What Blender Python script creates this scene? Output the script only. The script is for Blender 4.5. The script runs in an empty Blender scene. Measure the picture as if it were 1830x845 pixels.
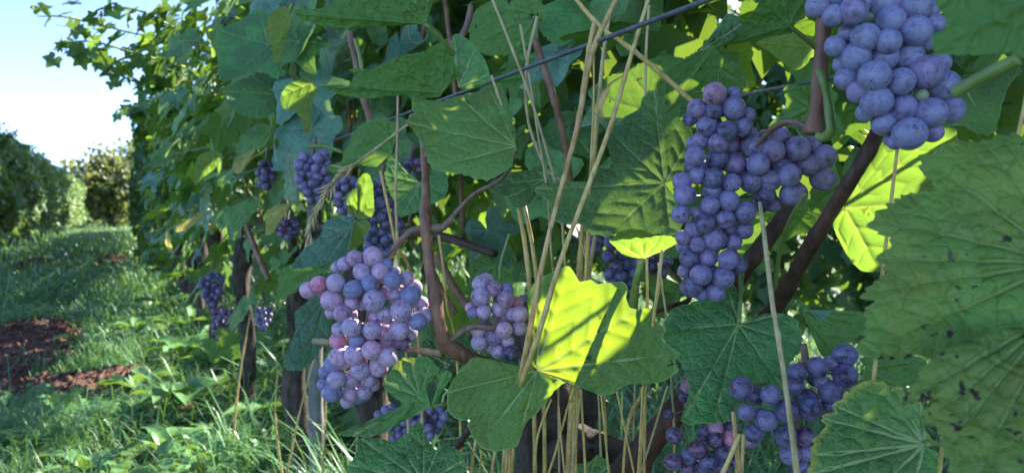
import bpy, math, random
import numpy as np
from mathutils import Vector, Matrix
R = math.radians
rnd = random.Random(7)
rng = np.random.default_rng(11)
sc = bpy.context.scene
col = sc.collection

# ------------------------------------------------------------------ camera
H = 0.80                      # height of the phone above the ground
F, CX, CY = 1236.0, 915.0, 422.5
HORIZON = 385.0
PITCH = math.atan((CY - HORIZON) / F)
cam = bpy.data.cameras.new("camera"); camo = bpy.data.objects.new("camera", cam); col.objects.link(camo)
camo.location = (0, 0, H); camo.rotation_euler = (R(90) - PITCH, 0, 0)
cam.sensor_width = 36.0; cam.lens = 36.0 * F / 1830.0
cam.clip_start = 0.02; cam.clip_end = 600
cam.dof.use_dof = True; cam.dof.focus_distance = 0.45; cam.dof.aperture_fstop = 14.0
sc.camera = camo

# ------------------------------------------------------------------ sky, sun, exposure
SUN_AZ, SUN_EL = R(42), R(35)
SUN = Vector((math.sin(SUN_AZ) * math.cos(SUN_EL), math.cos(SUN_AZ) * math.cos(SUN_EL), math.sin(SUN_EL)))
w = bpy.data.worlds.new("World"); sc.world = w; w.use_nodes = True
wn = w.node_tree; wn.nodes.clear()
sky = wn.nodes.new('ShaderNodeTexSky'); sky.sky_type = 'NISHITA'; sky.sun_disc = False
sky.sun_elevation = SUN_EL; sky.sun_rotation = SUN_AZ
sky.air_density = 0.32; sky.dust_density = 0.2; sky.ozone_density = 0.8
bg = wn.nodes.new('ShaderNodeBackground'); bg.inputs[1].default_value = 0.15
wo = wn.nodes.new('ShaderNodeOutputWorld')
wn.links.new(sky.outputs[0], bg.inputs[0]); wn.links.new(bg.outputs[0], wo.inputs[0])
sun = bpy.data.lights.new("sun", 'SUN'); sun.energy = 4.0; sun.angle = R(0.5); sun.color = (1.0, 0.94, 0.82)
suno = bpy.data.objects.new("sun", sun); col.objects.link(suno)
suno.rotation_euler = (-SUN).to_track_quat('-Z', 'Y').to_euler(); suno.location = (3, 3, 6)
vs = sc.view_settings
vs.view_transform = 'Standard'; vs.look = 'None'; vs.gamma = 1.0; vs.use_curve_mapping = False
vs.exposure = 2.3
try:
    sc.cycles.max_bounces = 8; sc.cycles.transmission_bounces = 4; sc.cycles.diffuse_bounces = 4
    sc.cycles.sample_clamp_indirect = 4.0
except Exception:
    pass

# ------------------------------------------------------------------ geometry helpers
FW = Vector((0, math.cos(PITCH), -math.sin(PITCH))); UP = Vector((0, math.sin(PITCH), math.cos(PITCH))); RT = Vector((1, 0, 0))
CAM = Vector((0, 0, H))
def at(x, y, d):
    return CAM + FW * d + RT * ((x - CX) / F * d) + UP * ((CY - y) / F * d)
def ground_at(x, y):
    v = FW + RT * ((x - CX) / F) + UP * ((CY - y) / F)
    return CAM + v * (-H / v.z)
def px(p):
    v = p - CAM; d = v.dot(FW)
    if d < 1e-3: return (9e9, 9e9, d)
    return (CX + F * v.dot(RT) / d, CY - F * v.dot(UP) / d, d)
ROW_D = Vector((-0.485, 0.8746, 0)); ROW_N = Vector((0.8746, 0.485, 0))   # along the vine row, across it
def rowp(s, p, z): return ROW_D * s + ROW_N * p + Vector((0, 0, z))

def link(name, me, mat=None, parent=None, loc=None):
    o = bpy.data.objects.new(name, me); col.objects.link(o)
    if mat and me is not None and not me.materials: me.materials.append(mat)
    if parent: o.parent = parent
    if loc is not None: o.location = loc
    return o
def empty(name, loc, label, cat, group=None):
    o = bpy.data.objects.new(name, None); col.objects.link(o); o.location = loc
    o.empty_display_size = 0.05
    return tag(o, label, cat, group)
def tag(o, label, cat, group=None, kind=None):
    if label: o['label'] = label
    if cat: o['category'] = cat
    if group: o['group'] = group
    if kind: o['kind'] = kind
    return o
def np_mesh(name, verts, faces_list, smooth=True, uvs=None):
    """verts (n,3); faces_list: list of (m,k) int arrays; uvs: dict name -> list of (m,k,2) arrays"""
    me = bpy.data.meshes.new(name)
    verts = np.asarray(verts, dtype=np.float32)
    me.vertices.add(len(verts)); me.vertices.foreach_set('co', verts.ravel())
    loops = np.concatenate([np.asarray(f, dtype=np.int32).ravel() for f in faces_list])
    tot = np.concatenate([np.full(len(f), f.shape[1], dtype=np.int32) for f in faces_list])
    start = np.concatenate([[0], np.cumsum(tot)[:-1]]).astype(np.int32)
    me.loops.add(len(loops)); me.loops.foreach_set('vertex_index', loops)
    me.polygons.add(len(tot)); me.polygons.foreach_set('loop_start', start); me.polygons.foreach_set('loop_total', tot)
    if smooth: me.polygons.foreach_set('use_smooth', np.ones(len(tot), dtype=bool))
    if uvs:
        for k, arrs in uvs.items():
            l = me.uv_layers.new(name=k)
            l.data.foreach_set('uv', np.concatenate([a.reshape(-1) for a in arrs]).astype(np.float32))
    me.update(calc_edges=True); me.validate()
    return me
def crom(P, n):
    """Catmull-Rom resample of (k,m) points to n points"""
    P = np.asarray(P, float)
    if len(P) == 2:
        t = np.linspace(0, 1, n)[:, None]; return P[0] * (1 - t) + P[1] * t
    L = np.concatenate([[0], np.cumsum(np.linalg.norm(np.diff(P[:, :3], axis=0), axis=1))])
    t = np.linspace(0, L[-1], n); i = np.clip(np.searchsorted(L, t, side='right') - 1, 0, len(P) - 2)
    u = ((t - L[i]) / np.maximum(L[i + 1] - L[i], 1e-9))[:, None]
    p1, p2 = P[i], P[i + 1]
    p0 = np.where((i > 0)[:, None], P[np.maximum(i - 1, 0)], 2 * p1 - p2)
    p3 = np.where((i + 2 < len(P))[:, None], P[np.minimum(i + 2, len(P) - 1)], 2 * p2 - p1)
    return 0.5 * ((2 * p1) + (-p0 + p2) * u + (2 * p0 - 5 * p1 + 4 * p2 - p3) * u ** 2 + (-p0 + 3 * p1 - 3 * p2 + p3) * u ** 3)
def tube_geo(pts, rad, ns=8, n=None, rough=0.0, seed=0, cap=True, nodes=0.0):
    P = np.array([list(p) for p in pts], float); r = np.asarray(rad, float)
    if r.ndim == 0: r = np.full(len(P), float(r))
    n = n or max(2, (len(P) - 1) * 6 + 1)
    Q = crom(np.column_stack([P, r]), n); C, rr = Q[:, :3], np.maximum(Q[:, 3], 1e-5)
    T = np.gradient(C, axis=0); T /= np.linalg.norm(T, axis=1)[:, None] + 1e-12
    a = np.array([0.31, 0.87, 0.12]); 
    if abs(T[0] @ a) > 0.9: a = np.array([1.0, 0, 0])
    u = a - T[0] * (T[0] @ a); u /= np.linalg.norm(u)
    V = []
    g = np.random.default_rng(seed)
    ph = g.uniform(0, 6.28, 8)
    ang = np.linspace(0, 2 * math.pi, ns, endpoint=False)
    s = np.concatenate([[0], np.cumsum(np.linalg.norm(np.diff(C, axis=0), axis=1))])
    for i in range(n):
        u = u - T[i] * (T[i] @ u); u /= np.linalg.norm(u) + 1e-12
        v = np.cross(T[i], u)
        k = np.ones(ns)
        if rough:
            q = s[i] / rr.mean()
            if nodes: k = k * (1 + nodes * math.exp(-((((s[i] + .02) % .062) - .031) / .0045) ** 2))
            k = k + rough * (np.sin(3 * ang + ph[0] + q * .35) * .5 + np.sin(5 * ang + ph[1] - q * .5) * .35 + np.sin(2 * ang + q * .9 + ph[2]) * .5 + math.sin(q * .8 + ph[3]) * .4 + g.normal(0, .25, ns))
        V.append(C[i] + (np.cos(ang) * k)[:, None] * u * rr[i] + (np.sin(ang) * k)[:, None] * v * rr[i])
    V = np.concatenate(V)
    i, j = np.meshgrid(np.arange(n - 1), np.arange(ns), indexing='ij'); j2 = (j + 1) % ns
    Fq = np.stack([i * ns + j, i * ns + j2, (i + 1) * ns + j2, (i + 1) * ns + j], -1).reshape(-1, 4)
    Ft = np.zeros((0, 3), int)
    if cap:
        V = np.vstack([V, C[:1], C[-1:]]); a0, b0 = n * ns, n * ns + 1
        k = np.arange(ns); k2 = (k + 1) % ns
        Ft = np.concatenate([np.stack([k2, k, np.full(ns, a0)], -1), np.stack([(n - 1) * ns + k, (n - 1) * ns + k2, np.full(ns, b0)], -1)])
    return V, Fq, Ft
def join_geo(geos):
    V, Q, T, o = [], [], [], 0
    for v, q, t in geos:
        V.append(v); Q.append(q + o); T.append(t + o); o += len(v)
    return np.concatenate(V), np.concatenate(Q), np.concatenate(T)
def tube(name, pts, rad, mat, parent=None, ns=8, n=None, rough=0.0, seed=0, extra=(), nodes=0.0):
    """a tube object whose origin is its first point; pts in world space"""
    o0 = Vector(pts[0])
    g = join_geo([tube_geo(pts, rad, ns, n, rough, seed, True, nodes)] + [tube_geo(*e) for e in extra])
    me = np_mesh(name, g[0] - np.array(o0), [f for f in (g[1], g[2]) if len(f)])
    loc = o0 - (wloc(parent) if parent else Vector((0, 0, 0)))
    return link(name, me, mat, parent, loc)
def wloc(o):
    v = Vector(o.location)
    while o.parent: o = o.parent; v += o.location
    return v

# ------------------------------------------------------------------ materials
class N:
    def __init__(s, name):
        s.mat = bpy.data.materials.new(name); s.mat.use_nodes = True; s.t = s.mat.node_tree; s.t.nodes.clear()
    def new(s, typ, ins=None, **props):
        n = s.t.nodes.new(typ)
        for k, v in props.items(): setattr(n, k, v)
        for k, v in (ins or {}).items(): s.set(n.inputs[k], v)
        return n
    def set(s, sock, v):
        if isinstance(v, bpy.types.NodeSocket): s.t.links.new(v, sock)
        elif isinstance(v, (tuple, list)) and len(v) == 3 and sock.type == 'RGBA': sock.default_value = (*v, 1)
        else: sock.default_value = v
    def m(s, op, a, b=0.0, c=0.0, clamp=False):
        n = s.new('ShaderNodeMath', {0: a, 1: b, 2: c}, operation=op); n.use_clamp = clamp
        return n.outputs[0]
    def ss(s, v, lo, hi, to0=0.0, to1=1.0):
        n = s.new('ShaderNodeMapRange', {0: v, 1: lo, 2: hi, 3: to0, 4: to1}, interpolation_type='SMOOTHSTEP'); return n.outputs[0]
    def mix(s, f, a, b):
        n = s.new('ShaderNodeMix', data_type='RGBA'); s.set(n.inputs[0], f); s.set(n.inputs[6], a); s.set(n.inputs[7], b); return n.outputs[2]
    def noise(s, vec, scale, detail=3.0, rough=0.55, dist=0.0):
        n = s.new('ShaderNodeTexNoise', {'Scale': scale, 'Detail': detail, 'Roughness': rough, 'Distortion': dist})
        if vec is not None: s.t.links.new(vec, n.inputs['Vector'])
        return n.outputs[0]
    def bump(s, h, strength, dist, normal=None):
        n = s.new('ShaderNodeBump', {'Height': h, 'Strength': strength, 'Distance': dist})
        if normal is not None: s.t.links.new(normal, n.inputs['Normal'])
        return n.outputs[0]
    def out(s, sh):
        o = s.new('ShaderNodeOutputMaterial'); s.t.links.new(sh, o.inputs[0]); return s.mat

def leaf_mat(name, dark=(0.044, 0.135, 0.036), light=(0.092, 0.230, 0.055), vein=(0.27, 0.38, 0.15), under=(0.085, 0.190, 0.050),
             trans=(0.26, 0.46, 0.035), tfac=0.18, rough=0.42, spots=0.35, edge=0.0, edge_col=(0.42, 0.36, 0.05), dew=0.0, yellow=0.0):
    k = N(name)
    uv = k.new('ShaderNodeUVMap', uv_map='vein').outputs[0]; uv2 = k.new('ShaderNodeUVMap', uv_map='fan').outputs[0]
    tc = k.new('ShaderNodeTexCoord').outputs['Object']
    info = k.new('ShaderNodeObjectInfo').outputs['Random']
    off = k.new('ShaderNodeCombineXYZ', {0: k.m('MULTIPLY', info, 7.3), 1: k.m('MULTIPLY', info, 3.1), 2: info}).outputs[0]
    P = k.new('ShaderNodeVectorMath', {0: tc, 1: off}, operation='ADD').outputs[0]
    sx = k.new('ShaderNodeSeparateXYZ', {0: uv}); s0, d0 = sx.outputs[0], sx.outputs[1]
    s2 = k.new('ShaderNodeSeparateXYZ', {0: uv2}); r = s2.outputs[0]
    wob = k.m('SUBTRACT', k.noise(P, 45, 2), 0.5)
    s = k.m('ADD', s0, k.m('MULTIPLY', wob, 0.010)); d = k.m('ADD', d0, k.m('MULTIPLY', k.m('MULTIPLY', wob, 0.006), r))
    d = k.m('ABSOLUTE', d)
    wmain = k.m('MULTIPLY_ADD', r, -0.00060, 0.00100)
    main = k.m('SUBTRACT', 1.0, k.ss(k.m('DIVIDE', d, wmain), 0.45, 1.1))
    ph = k.m('DIVIDE', k.m('SUBTRACT', s, k.m('MULTIPLY', d, 0.85)), 0.0135)
    tri = k.m('MULTIPLY', k.m('ABSOLUTE', k.m('SUBTRACT', k.m('FRACT', ph), 0.5)), 2.0)
    sec = k.m('MULTIPLY', k.ss(tri, 0.93, 0.985), k.ss(r, 1.0, 0.75, 0.25, 1.0))
    cmb = k.new('ShaderNodeCombineXYZ', {0: s, 1: d, 2: k.m('MULTIPLY', info, 5.0)}).outputs[0]
    vo = k.new('ShaderNodeTexVoronoi', {'Vector': cmb, 'Scale': 330.0}, feature='DISTANCE_TO_EDGE').outputs['Distance']
    vo2 = k.new('ShaderNodeTexVoronoi', {'Vector': cmb, 'Scale': 170.0, 'Randomness': 0.8}, feature='DISTANCE_TO_EDGE').outputs['Distance']
    ter = k.m('MAXIMUM', k.m('MULTIPLY', k.ss(vo, 0.09, 0.02), 0.55), k.ss(vo2, 0.055, 0.012))
    veins = k.m('MAXIMUM', main, k.m('MAXIMUM', k.m('MULTIPLY', sec, 0.75), k.m('MULTIPLY', ter, 0.24)))
    n1 = k.noise(P, 24, 4); n2 = k.noise(P, 8, 2)
    base = k.mix(k.ss(n1, 0.36, 0.64), tuple(c * 0.85 for c in dark), light)
    base = k.mix(k.m('MULTIPLY', k.ss(n2, 0.45, 0.75), 0.45), base, tuple(c * 1.35 for c in light))
    hsv = k.new('ShaderNodeHueSaturation', {'Hue': k.m('MULTIPLY_ADD', info, 0.030, 0.487), 'Saturation': 1.0, 'Value': k.m('MULTIPLY_ADD', info, 0.70, 0.75), 'Color': base})
    base = hsv.outputs[0]
    if yellow: base = k.mix(k.m('MULTIPLY', k.ss(k.noise(P, 14, 3), 0.40, 0.62), yellow), base, (0.36, 0.36, 0.07))
    if edge:
        em = k.m('MULTIPLY', k.ss(k.m('ADD', r, k.m('MULTIPLY', k.m('SUBTRACT', n1, 0.5), 0.25)), 0.90, 1.0), edge)
        base = k.mix(em, base, edge_col)
    base = k.mix(veins, base, vein)
    base = k.mix(k.ss(r, 0.980, 0.995, 0.0, 0.55), base, vein)
    sp = k.m('MULTIPLY', k.ss(k.noise(P, 130, 3, 0.6), 0.655, 0.68), k.ss(k.noise(P, 16, 2), 0.46 + 0.12 * (1 - spots), 0.58 + 0.12 * (1 - spots)))
    if spots > 0.8: base = k.mix(k.m('MULTIPLY', k.ss(k.noise(P, 42, 3), 0.60, 0.68), 0.5), base, (0.20, 0.22, 0.03)); sp = k.m('MAXIMUM', sp, k.ss(k.noise(P, 120, 3, 0.55), 0.655, 0.67))
    base = k.mix(k.m('MULTIPLY', sp, min(1.0, spots * 2.2)), base, (0.030, 0.018, 0.010))
    back = k.new('ShaderNodeNewGeometry').outputs['Backfacing']
    ub = k.mix(k.m('MULTIPLY', veins, 0.8), k.mix(k.ss(n1, 0.3, 0.7), under, tuple(c * 1.25 for c in under)), tuple(min(1, c * 1.7) for c in under))
    ub = k.mix(k.m('MULTIPLY', sp, min(1.0, spots * 2.2)), ub, (0.030, 0.018, 0.010))
    colr = k.mix(back, base, ub)
    hgt = k.m('SUBTRACT', k.m('ADD', k.m('MULTIPLY', k.ss(vo, 0.0, 0.28), 0.35), k.m('MULTIPLY', k.ss(vo2, 0.0, 0.30), 1.1)), k.m('ADD', k.m('MULTIPLY', main, 1.2), k.m('MULTIPLY', sec, 1.0)))
    nb = k.bump(hgt, 0.65, 0.0009)
    nb = k.bump(k.noise(P, 500, 2), 0.25, 0.0004, nb)
    rg = k.m('ADD', rough, k.m('MULTIPLY', k.m('SUBTRACT', n1, 0.5), 0.25))
    rg = k.m('ADD', rg, k.m('MULTIPLY', back, 0.25))
    if dew:
        vd = k.new('ShaderNodeTexVoronoi', {'Vector': P, 'Scale': 900.0}).outputs['Distance']
        dm = k.m('MULTIPLY', k.ss(vd, 0.26, 0.16), k.ss(k.noise(P, 40, 2), 0.46, 0.60))
        nb = k.bump(dm, min(1.0, dew), 0.0006, nb); rg = k.mix(dm, rg, (0.12, 0.12, 0.12))
        colr = k.mix(k.m('MULTIPLY', dm, 0.25 * dew), colr, (0.5, 0.58, 0.5))
    pb = k.new('ShaderNodeBsdfPrincipled', {'Base Color': colr, 'Roughness': rg, 'Normal': nb, 'Specular IOR Level': 0.38})
    tcol = k.mix(k.m('MULTIPLY', veins, 0.65), trans, (0.50, 0.52, 0.10))
    tcol = k.mix(k.m('MULTIPLY', k.ss(n1, 0.40, 0.7), 0.35), tcol, tuple(c * 0.7 for c in trans))
    tcol = k.mix(k.m('MULTIPLY', sp, min(1.0, spots * 2.2)), tcol, (0.06, 0.02, 0.0))
    tr = k.new('ShaderNodeBsdfTranslucent', {'Color': tcol})
    mx = k.new('ShaderNodeMixShader', {0: tfac, 1: pb.outputs[0], 2: tr.outputs[0]})
    return k.out(mx.outputs[0])

M = {}
M['leaf'] = leaf_mat('vine_leaf_green')
M['leaf_dark'] = leaf_mat('vine_leaf_deep_green', dark=(0.034, 0.115, 0.034), light=(0.068, 0.190, 0.050), rough=0.36, spots=0.2)
M['leaf_blue'] = leaf_mat('vine_leaf_sea_green', dark=(0.056, 0.150, 0.098), light=(0.095, 0.215, 0.142), vein=(0.16, 0.27, 0.17), rough=0.32, spots=0.1)
M['leaf_dew'] = leaf_mat('vine_leaf_dewy', dark=(0.042, 0.150, 0.042), light=(0.080, 0.240, 0.062), vein=(0.33, 0.44, 0.19), spots=0.3, dew=1.0, rough=0.40, trans=(0.50, 0.60, 0.03), tfac=0.36)
M['leaf_sun'] = leaf_mat('vine_leaf_thin_yellow_green', dark=(0.042, 0.150, 0.042), light=(0.080, 0.240, 0.062), vein=(0.33, 0.44, 0.19), spots=0.35, dew=0.8, trans=(0.66, 0.96, 0.02), tfac=0.34, rough=0.40)
M['leaf_spot'] = leaf_mat('vine_leaf_spotted', dark=(0.058, 0.135, 0.020), light=(0.110, 0.215, 0.034), vein=(0.17, 0.26, 0.07), spots=0.85, yellow=0.25, rough=0.40, tfac=0.20)
M['leaf_edge'] = leaf_mat('vine_leaf_yellow_edged', dark=(0.045, 0.125, 0.028), light=(0.095, 0.220, 0.045), spots=0.3, edge=0.9, rough=0.38)
M['leaf_lime'] = leaf_mat('vine_leaf_lime', dark=(0.075, 0.150, 0.022), light=(0.13, 0.22, 0.035), vein=(0.30, 0.36, 0.09), under=(0.15, 0.23, 0.05), tfac=0.46, spots=0.25, yellow=0.25)
M['leaf_yellow'] = leaf_mat('vine_leaf_yellowing', dark=(0.26, 0.27, 0.07), light=(0.40, 0.38, 0.12), vein=(0.45, 0.43, 0.2), under=(0.38, 0.36, 0.16), trans=(0.62, 0.52, 0.10), tfac=0.4, spots=0.3)
M['leaf_pale'] = leaf_mat('vine_leaf_pale_underside', dark=(0.15, 0.25, 0.14), light=(0.22, 0.33, 0.20), vein=(0.28, 0.38, 0.22), under=(0.19, 0.29, 0.16), tfac=0.25, spots=0.1)
M['leaf_under'] = leaf_mat('vine_leaf_seen_from_below', under=(0.060, 0.150, 0.035), spots=0.55, tfac=0.20)

def mass_mat(name, c1, c2, trans, tfac=0.35, rough=0.5):
    k = N(name)
    isl = k.new('ShaderNodeNewGeometry').outputs['Random Per Island']
    c = k.mix(isl, c1, c2)
    P = k.new('ShaderNodeTexCoord').outputs['Object']
    c = k.mix(k.m('MULTIPLY', k.ss(k.noise(P, 1.7, 2), 0.4, 0.7), 0.4), c, tuple(x * 1.4 for x in c2))
    pb = k.new('ShaderNodeBsdfPrincipled', {'Base Color': c, 'Roughness': rough})
    tr = k.new('ShaderNodeBsdfTranslucent', {'Color': trans})
    return k.out(k.new('ShaderNodeMixShader', {0: tfac, 1: pb.outputs[0], 2: tr.outputs[0]}).outputs[0])
M['crown'] = mass_mat('distant_vine_foliage', (0.030, 0.085, 0.030), (0.065, 0.150, 0.055), (0.26, 0.40, 0.04), 0.24)
M['crown_left'] = mass_mat('neighbour_row_foliage', (0.045, 0.120, 0.050), (0.115, 0.220, 0.085), (0.34, 0.46, 0.05), 0.22)
M['tree'] = mass_mat('distant_tree_foliage', (0.09, 0.12, 0.06), (0.16, 0.19, 0.09), (0.30, 0.34, 0.06))  # pale tone: distance haze put into the foliage colour
M['grass'] = mass_mat('grass_blade', (0.065, 0.180, 0.080), (0.145, 0.300, 0.130), (0.22, 0.40, 0.05), 0.28, 0.42)
M['weed'] = mass_mat('weed_leaf', (0.075, 0.195, 0.070), (0.140, 0.300, 0.110), (0.25, 0.42, 0.05), 0.28, 0.45)

def bark_mat(name, c1, c2, scale=60.0, rough=0.75, bump=0.6, dist=0.002, stretch=0.16, gloss=0.3):
    k = N(name); P = k.new('ShaderNodeTexCoord').outputs['Object']
    mp = k.new('ShaderNodeMapping', {'Vector': P, 'Scale': (1, 1, stretch)}).outputs[0]
    n = k.noise(mp, scale, 5, 0.65); n2 = k.noise(P, scale * 0.3, 3)
    f = k.m('MULTIPLY_ADD', n2, 0.5, k.m('MULTIPLY', n, 0.6))
    fl = k.noise(k.new('ShaderNodeMapping', {'Vector': P, 'Scale': (1, 1, stretch * 2.2)}).outputs[0], scale * 0.55, 3)
    f = k.m('SUBTRACT', f, k.ss(fl, 0.60, 0.70, 0.0, 0.30))
    c = k.mix(k.ss(f, 0.35, 0.75), c1, c2)
    pb = k.new('ShaderNodeBsdfPrincipled', {'Base Color': c, 'Roughness': rough, 'Specular IOR Level': gloss, 'Normal': k.bump(n, bump, dist)})
    return k.out(pb.outputs[0])
M['bark'] = bark_mat('vine_trunk_bark', (0.020, 0.015, 0.012), (0.11, 0.085, 0.07), 60, 0.9, 1.0, 0.006)
M['stake'] = bark_mat('grey_weathered_wood', (0.10, 0.10, 0.095), (0.26, 0.255, 0.24), 90, 0.9, 0.5, 0.002, 0.06)
M['cane'] = bark_mat('reddish_brown_cane', (0.12, 0.050, 0.030), (0.30, 0.150, 0.090), 260, 0.50, 1.0, 0.0009, 0.10, 0.45)
M['cane_dark'] = bark_mat('dark_brown_cane', (0.035, 0.017, 0.012), (0.105, 0.052, 0.035), 200, 0.60, 1.0, 0.0012, 0.15, 0.35)
M['cane_green'] = bark_mat('green_shoot', (0.13, 0.19, 0.05), (0.20, 0.27, 0.08), 150, 0.45, 0.2, 0.0003, 0.15, 0.4)
M['stalk'] = bark_mat('purplish_stalk', (0.14, 0.085, 0.07), (0.22, 0.15, 0.10), 250, 0.5, 0.3, 0.0004, 0.15, 0.4)
M['twig'] = bark_mat('dry_beige_twig', (0.24, 0.17, 0.09), (0.40, 0.31, 0.17), 160, 0.7, 0.4, 0.0005, 0.12)
M['straw'] = bark_mat('dry_straw', (0.40, 0.27, 0.085), (0.70, 0.52, 0.20), 380, 0.55, 0.4, 0.0004, 0.05, 0.35)
M['straw_pale'] = bark_mat('pale_dry_straw', (0.34, 0.26, 0.12), (0.60, 0.49, 0.27), 380, 0.6, 0.4, 0.0004, 0.05, 0.3)
M['straw_orange'] = bark_mat('orange_dry_straw', (0.34, 0.20, 0.07), (0.66, 0.45, 0.19), 380, 0.55, 0.4, 0.0004, 0.05, 0.35)
M['wire'] = bark_mat('dark_trellis_wire', (0.035, 0.045, 0.055), (0.11, 0.125, 0.14), 500, 0.45, 0.4, 0.0003, 0.4, 0.5)
M['soil'] = bark_mat('red_brown_soil', (0.075, 0.036, 0.028), (0.19, 0.095, 0.070), 40, 0.95, 1.0, 0.01, 1.0)
M['ground'] = bark_mat('ground_under_grass', (0.030, 0.060, 0.020), (0.07, 0.12, 0.04), 6, 0.95, 0.8, 0.02, 1.0)
M['dry'] = leaf_mat('fallen_dry_leaf', dark=(0.35, 0.20, 0.09), light=(0.52, 0.34, 0.18), vein=(0.5, 0.36, 0.2), under=(0.4, 0.26, 0.14), trans=(0.5, 0.3, 0.1), spots=0.3)

def berry_mat(name, skin=(0.050, 0.022, 0.060), bloom=(0.17, 0.17, 0.34), pink=(0.19, 0.08, 0.14), pinkness=0.25, dew=0.0, cover=0.5):
    k = N(name); P0 = k.new('ShaderNodeTexCoord').outputs['Object']
    info = k.new('ShaderNodeObjectInfo').outputs['Random']
    off = k.new('ShaderNodeCombineXYZ', {0: k.m('MULTIPLY', info, 31.0), 1: k.m('MULTIPLY', info, 17.0), 2: k.m('MULTIPLY', info, 53.0)}).outputs[0]
    P = k.new('ShaderNodeVectorMath', {0: P0, 1: off}, operation='ADD').outputs[0]
    bl = k.ss(k.noise(P, 1.3, 5, 0.6), 0.50 - cover * 0.45, 0.52 + (1 - cover) * 0.2)
    fine = k.noise(P, 9, 4, 0.7)
    bl = k.m('MULTIPLY', bl, k.ss(fine, 0.28, 0.58, 0.78, 1.0))
    bl = k.m('MULTIPLY', bl, k.ss(k.noise(P, 2.4, 5, 0.68), 0.34, 0.50, 0.62, 1.0))
    mp = k.new('ShaderNodeMapping', {'Vector': P, 'Scale': (0.7, 0.7, 3.2)}).outputs[0]
    scr = k.m('MULTIPLY', k.ss(k.noise(mp, 1.6, 5, 0.6), 0.60, 0.66), k.ss(k.m('FRACT', k.m('MULTIPLY', info, 7.7)), 0.40, 0.55))
    bl = k.m('MULTIPLY', bl, k.m('SUBTRACT', 1.0, k.m('MULTIPLY', scr, 0.8)))
    pk = k.m('MULTIPLY', k.ss(k.m('FRACT', k.m('MULTIPLY', info, 3.7)), 0.35, 1.0), pinkness)
    pk = k.m('ADD', pk, k.m('MULTIPLY', k.m('SUBTRACT', k.noise(P, 0.8, 2), 0.5), pinkness))
    pk = k.m('MAXIMUM', k.m('MINIMUM', pk, 1.0), 0.0)
    sk = k.mix(pk, skin, pink)
    bc = k.mix(pk, bloom, (bloom[0] * 1.55, bloom[1] * 1.05, bloom[2] * 0.98))
    bc = k.mix(k.m('MULTIPLY', k.ss(k.noise(P, 3.2, 3), 0.45, 0.7), 0.35), bc, tuple(c * 0.72 for c in bloom))
    c = k.mix(bl, sk, bc)
    z = k.new('ShaderNodeSeparateXYZ', {0: P0}).outputs[2]
    dot = k.ss(k.m('ADD', z, k.m('MULTIPLY', k.m('SUBTRACT', fine, 0.5), 0.007)), -0.9925, -0.9965)
    c = k.mix(k.m('MULTIPLY', dot, 0.7), c, (0.045, 0.025, 0.022))
    spk = k.m('MULTIPLY', k.ss(k.noise(P, 13, 2), 0.70, 0.74), 0.7)
    c = k.mix(spk, c, (0.04, 0.024, 0.035))
    rg = k.m('MULTIPLY_ADD', bl, 0.26, 0.22)
    nb = k.bump(fine, 0.35, 0.0003)
    if dew:
        vd = k.new('ShaderNodeTexVoronoi', {'Vector': P, 'Scale': 9.0}).outputs['Distance']
        up = k.m('MULTIPLY', k.ss(vd, 0.30, 0.20), k.ss(k.noise(P, 2.2, 2), 0.42, 0.62))
        nb = k.bump(up, 0.9, 0.0005, nb); c = k.mix(k.m('MULTIPLY', up, 0.42 * dew), c, (0.62, 0.58, 0.66))
        rg = k.mix(up, rg, (0.15, 0.15, 0.15))
    pb = k.new('ShaderNodeBsdfPrincipled', {'Base Color': c, 'Roughness': rg, 'Normal': nb, 'Sheen Weight': 0.12, 'Sheen Tint': (0.6, 0.62, 0.9), 'Specular IOR Level': 0.4})
    return k.out(pb.outputs[0])
M['grape_lilac'] = berry_mat('lilac_bloomed_grape', skin=(0.10, 0.045, 0.10), bloom=(0.48, 0.36, 0.53), pink=(0.30, 0.11, 0.19), pinkness=0.55, dew=1.0, cover=0.75)
M['grape_pink'] = berry_mat('pinkish_grape', skin=(0.09, 0.04, 0.08), bloom=(0.46, 0.27, 0.42), pink=(0.42, 0.10, 0.16), pinkness=1.3, dew=0.4, cover=0.6)
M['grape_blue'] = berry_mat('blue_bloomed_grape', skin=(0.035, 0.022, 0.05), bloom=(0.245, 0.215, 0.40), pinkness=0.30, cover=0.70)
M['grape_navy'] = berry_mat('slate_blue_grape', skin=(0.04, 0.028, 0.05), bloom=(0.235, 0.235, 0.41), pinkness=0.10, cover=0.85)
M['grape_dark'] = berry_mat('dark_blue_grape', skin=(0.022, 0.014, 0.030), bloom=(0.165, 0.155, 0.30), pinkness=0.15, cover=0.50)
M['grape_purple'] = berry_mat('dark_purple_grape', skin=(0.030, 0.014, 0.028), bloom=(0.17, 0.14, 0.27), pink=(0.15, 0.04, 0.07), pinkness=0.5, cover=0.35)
k_ = N('unripe_green_grape'); M['grape_green'] = k_.out(k_.new('ShaderNodeBsdfPrincipled', {'Base Color': k_.mix(k_.noise(k_.new('ShaderNodeTexCoord').outputs['Object'], 3), (0.16, 0.24, 0.13), (0.27, 0.35, 0.20)), 'Roughness': 0.5}).outputs[0])
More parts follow.
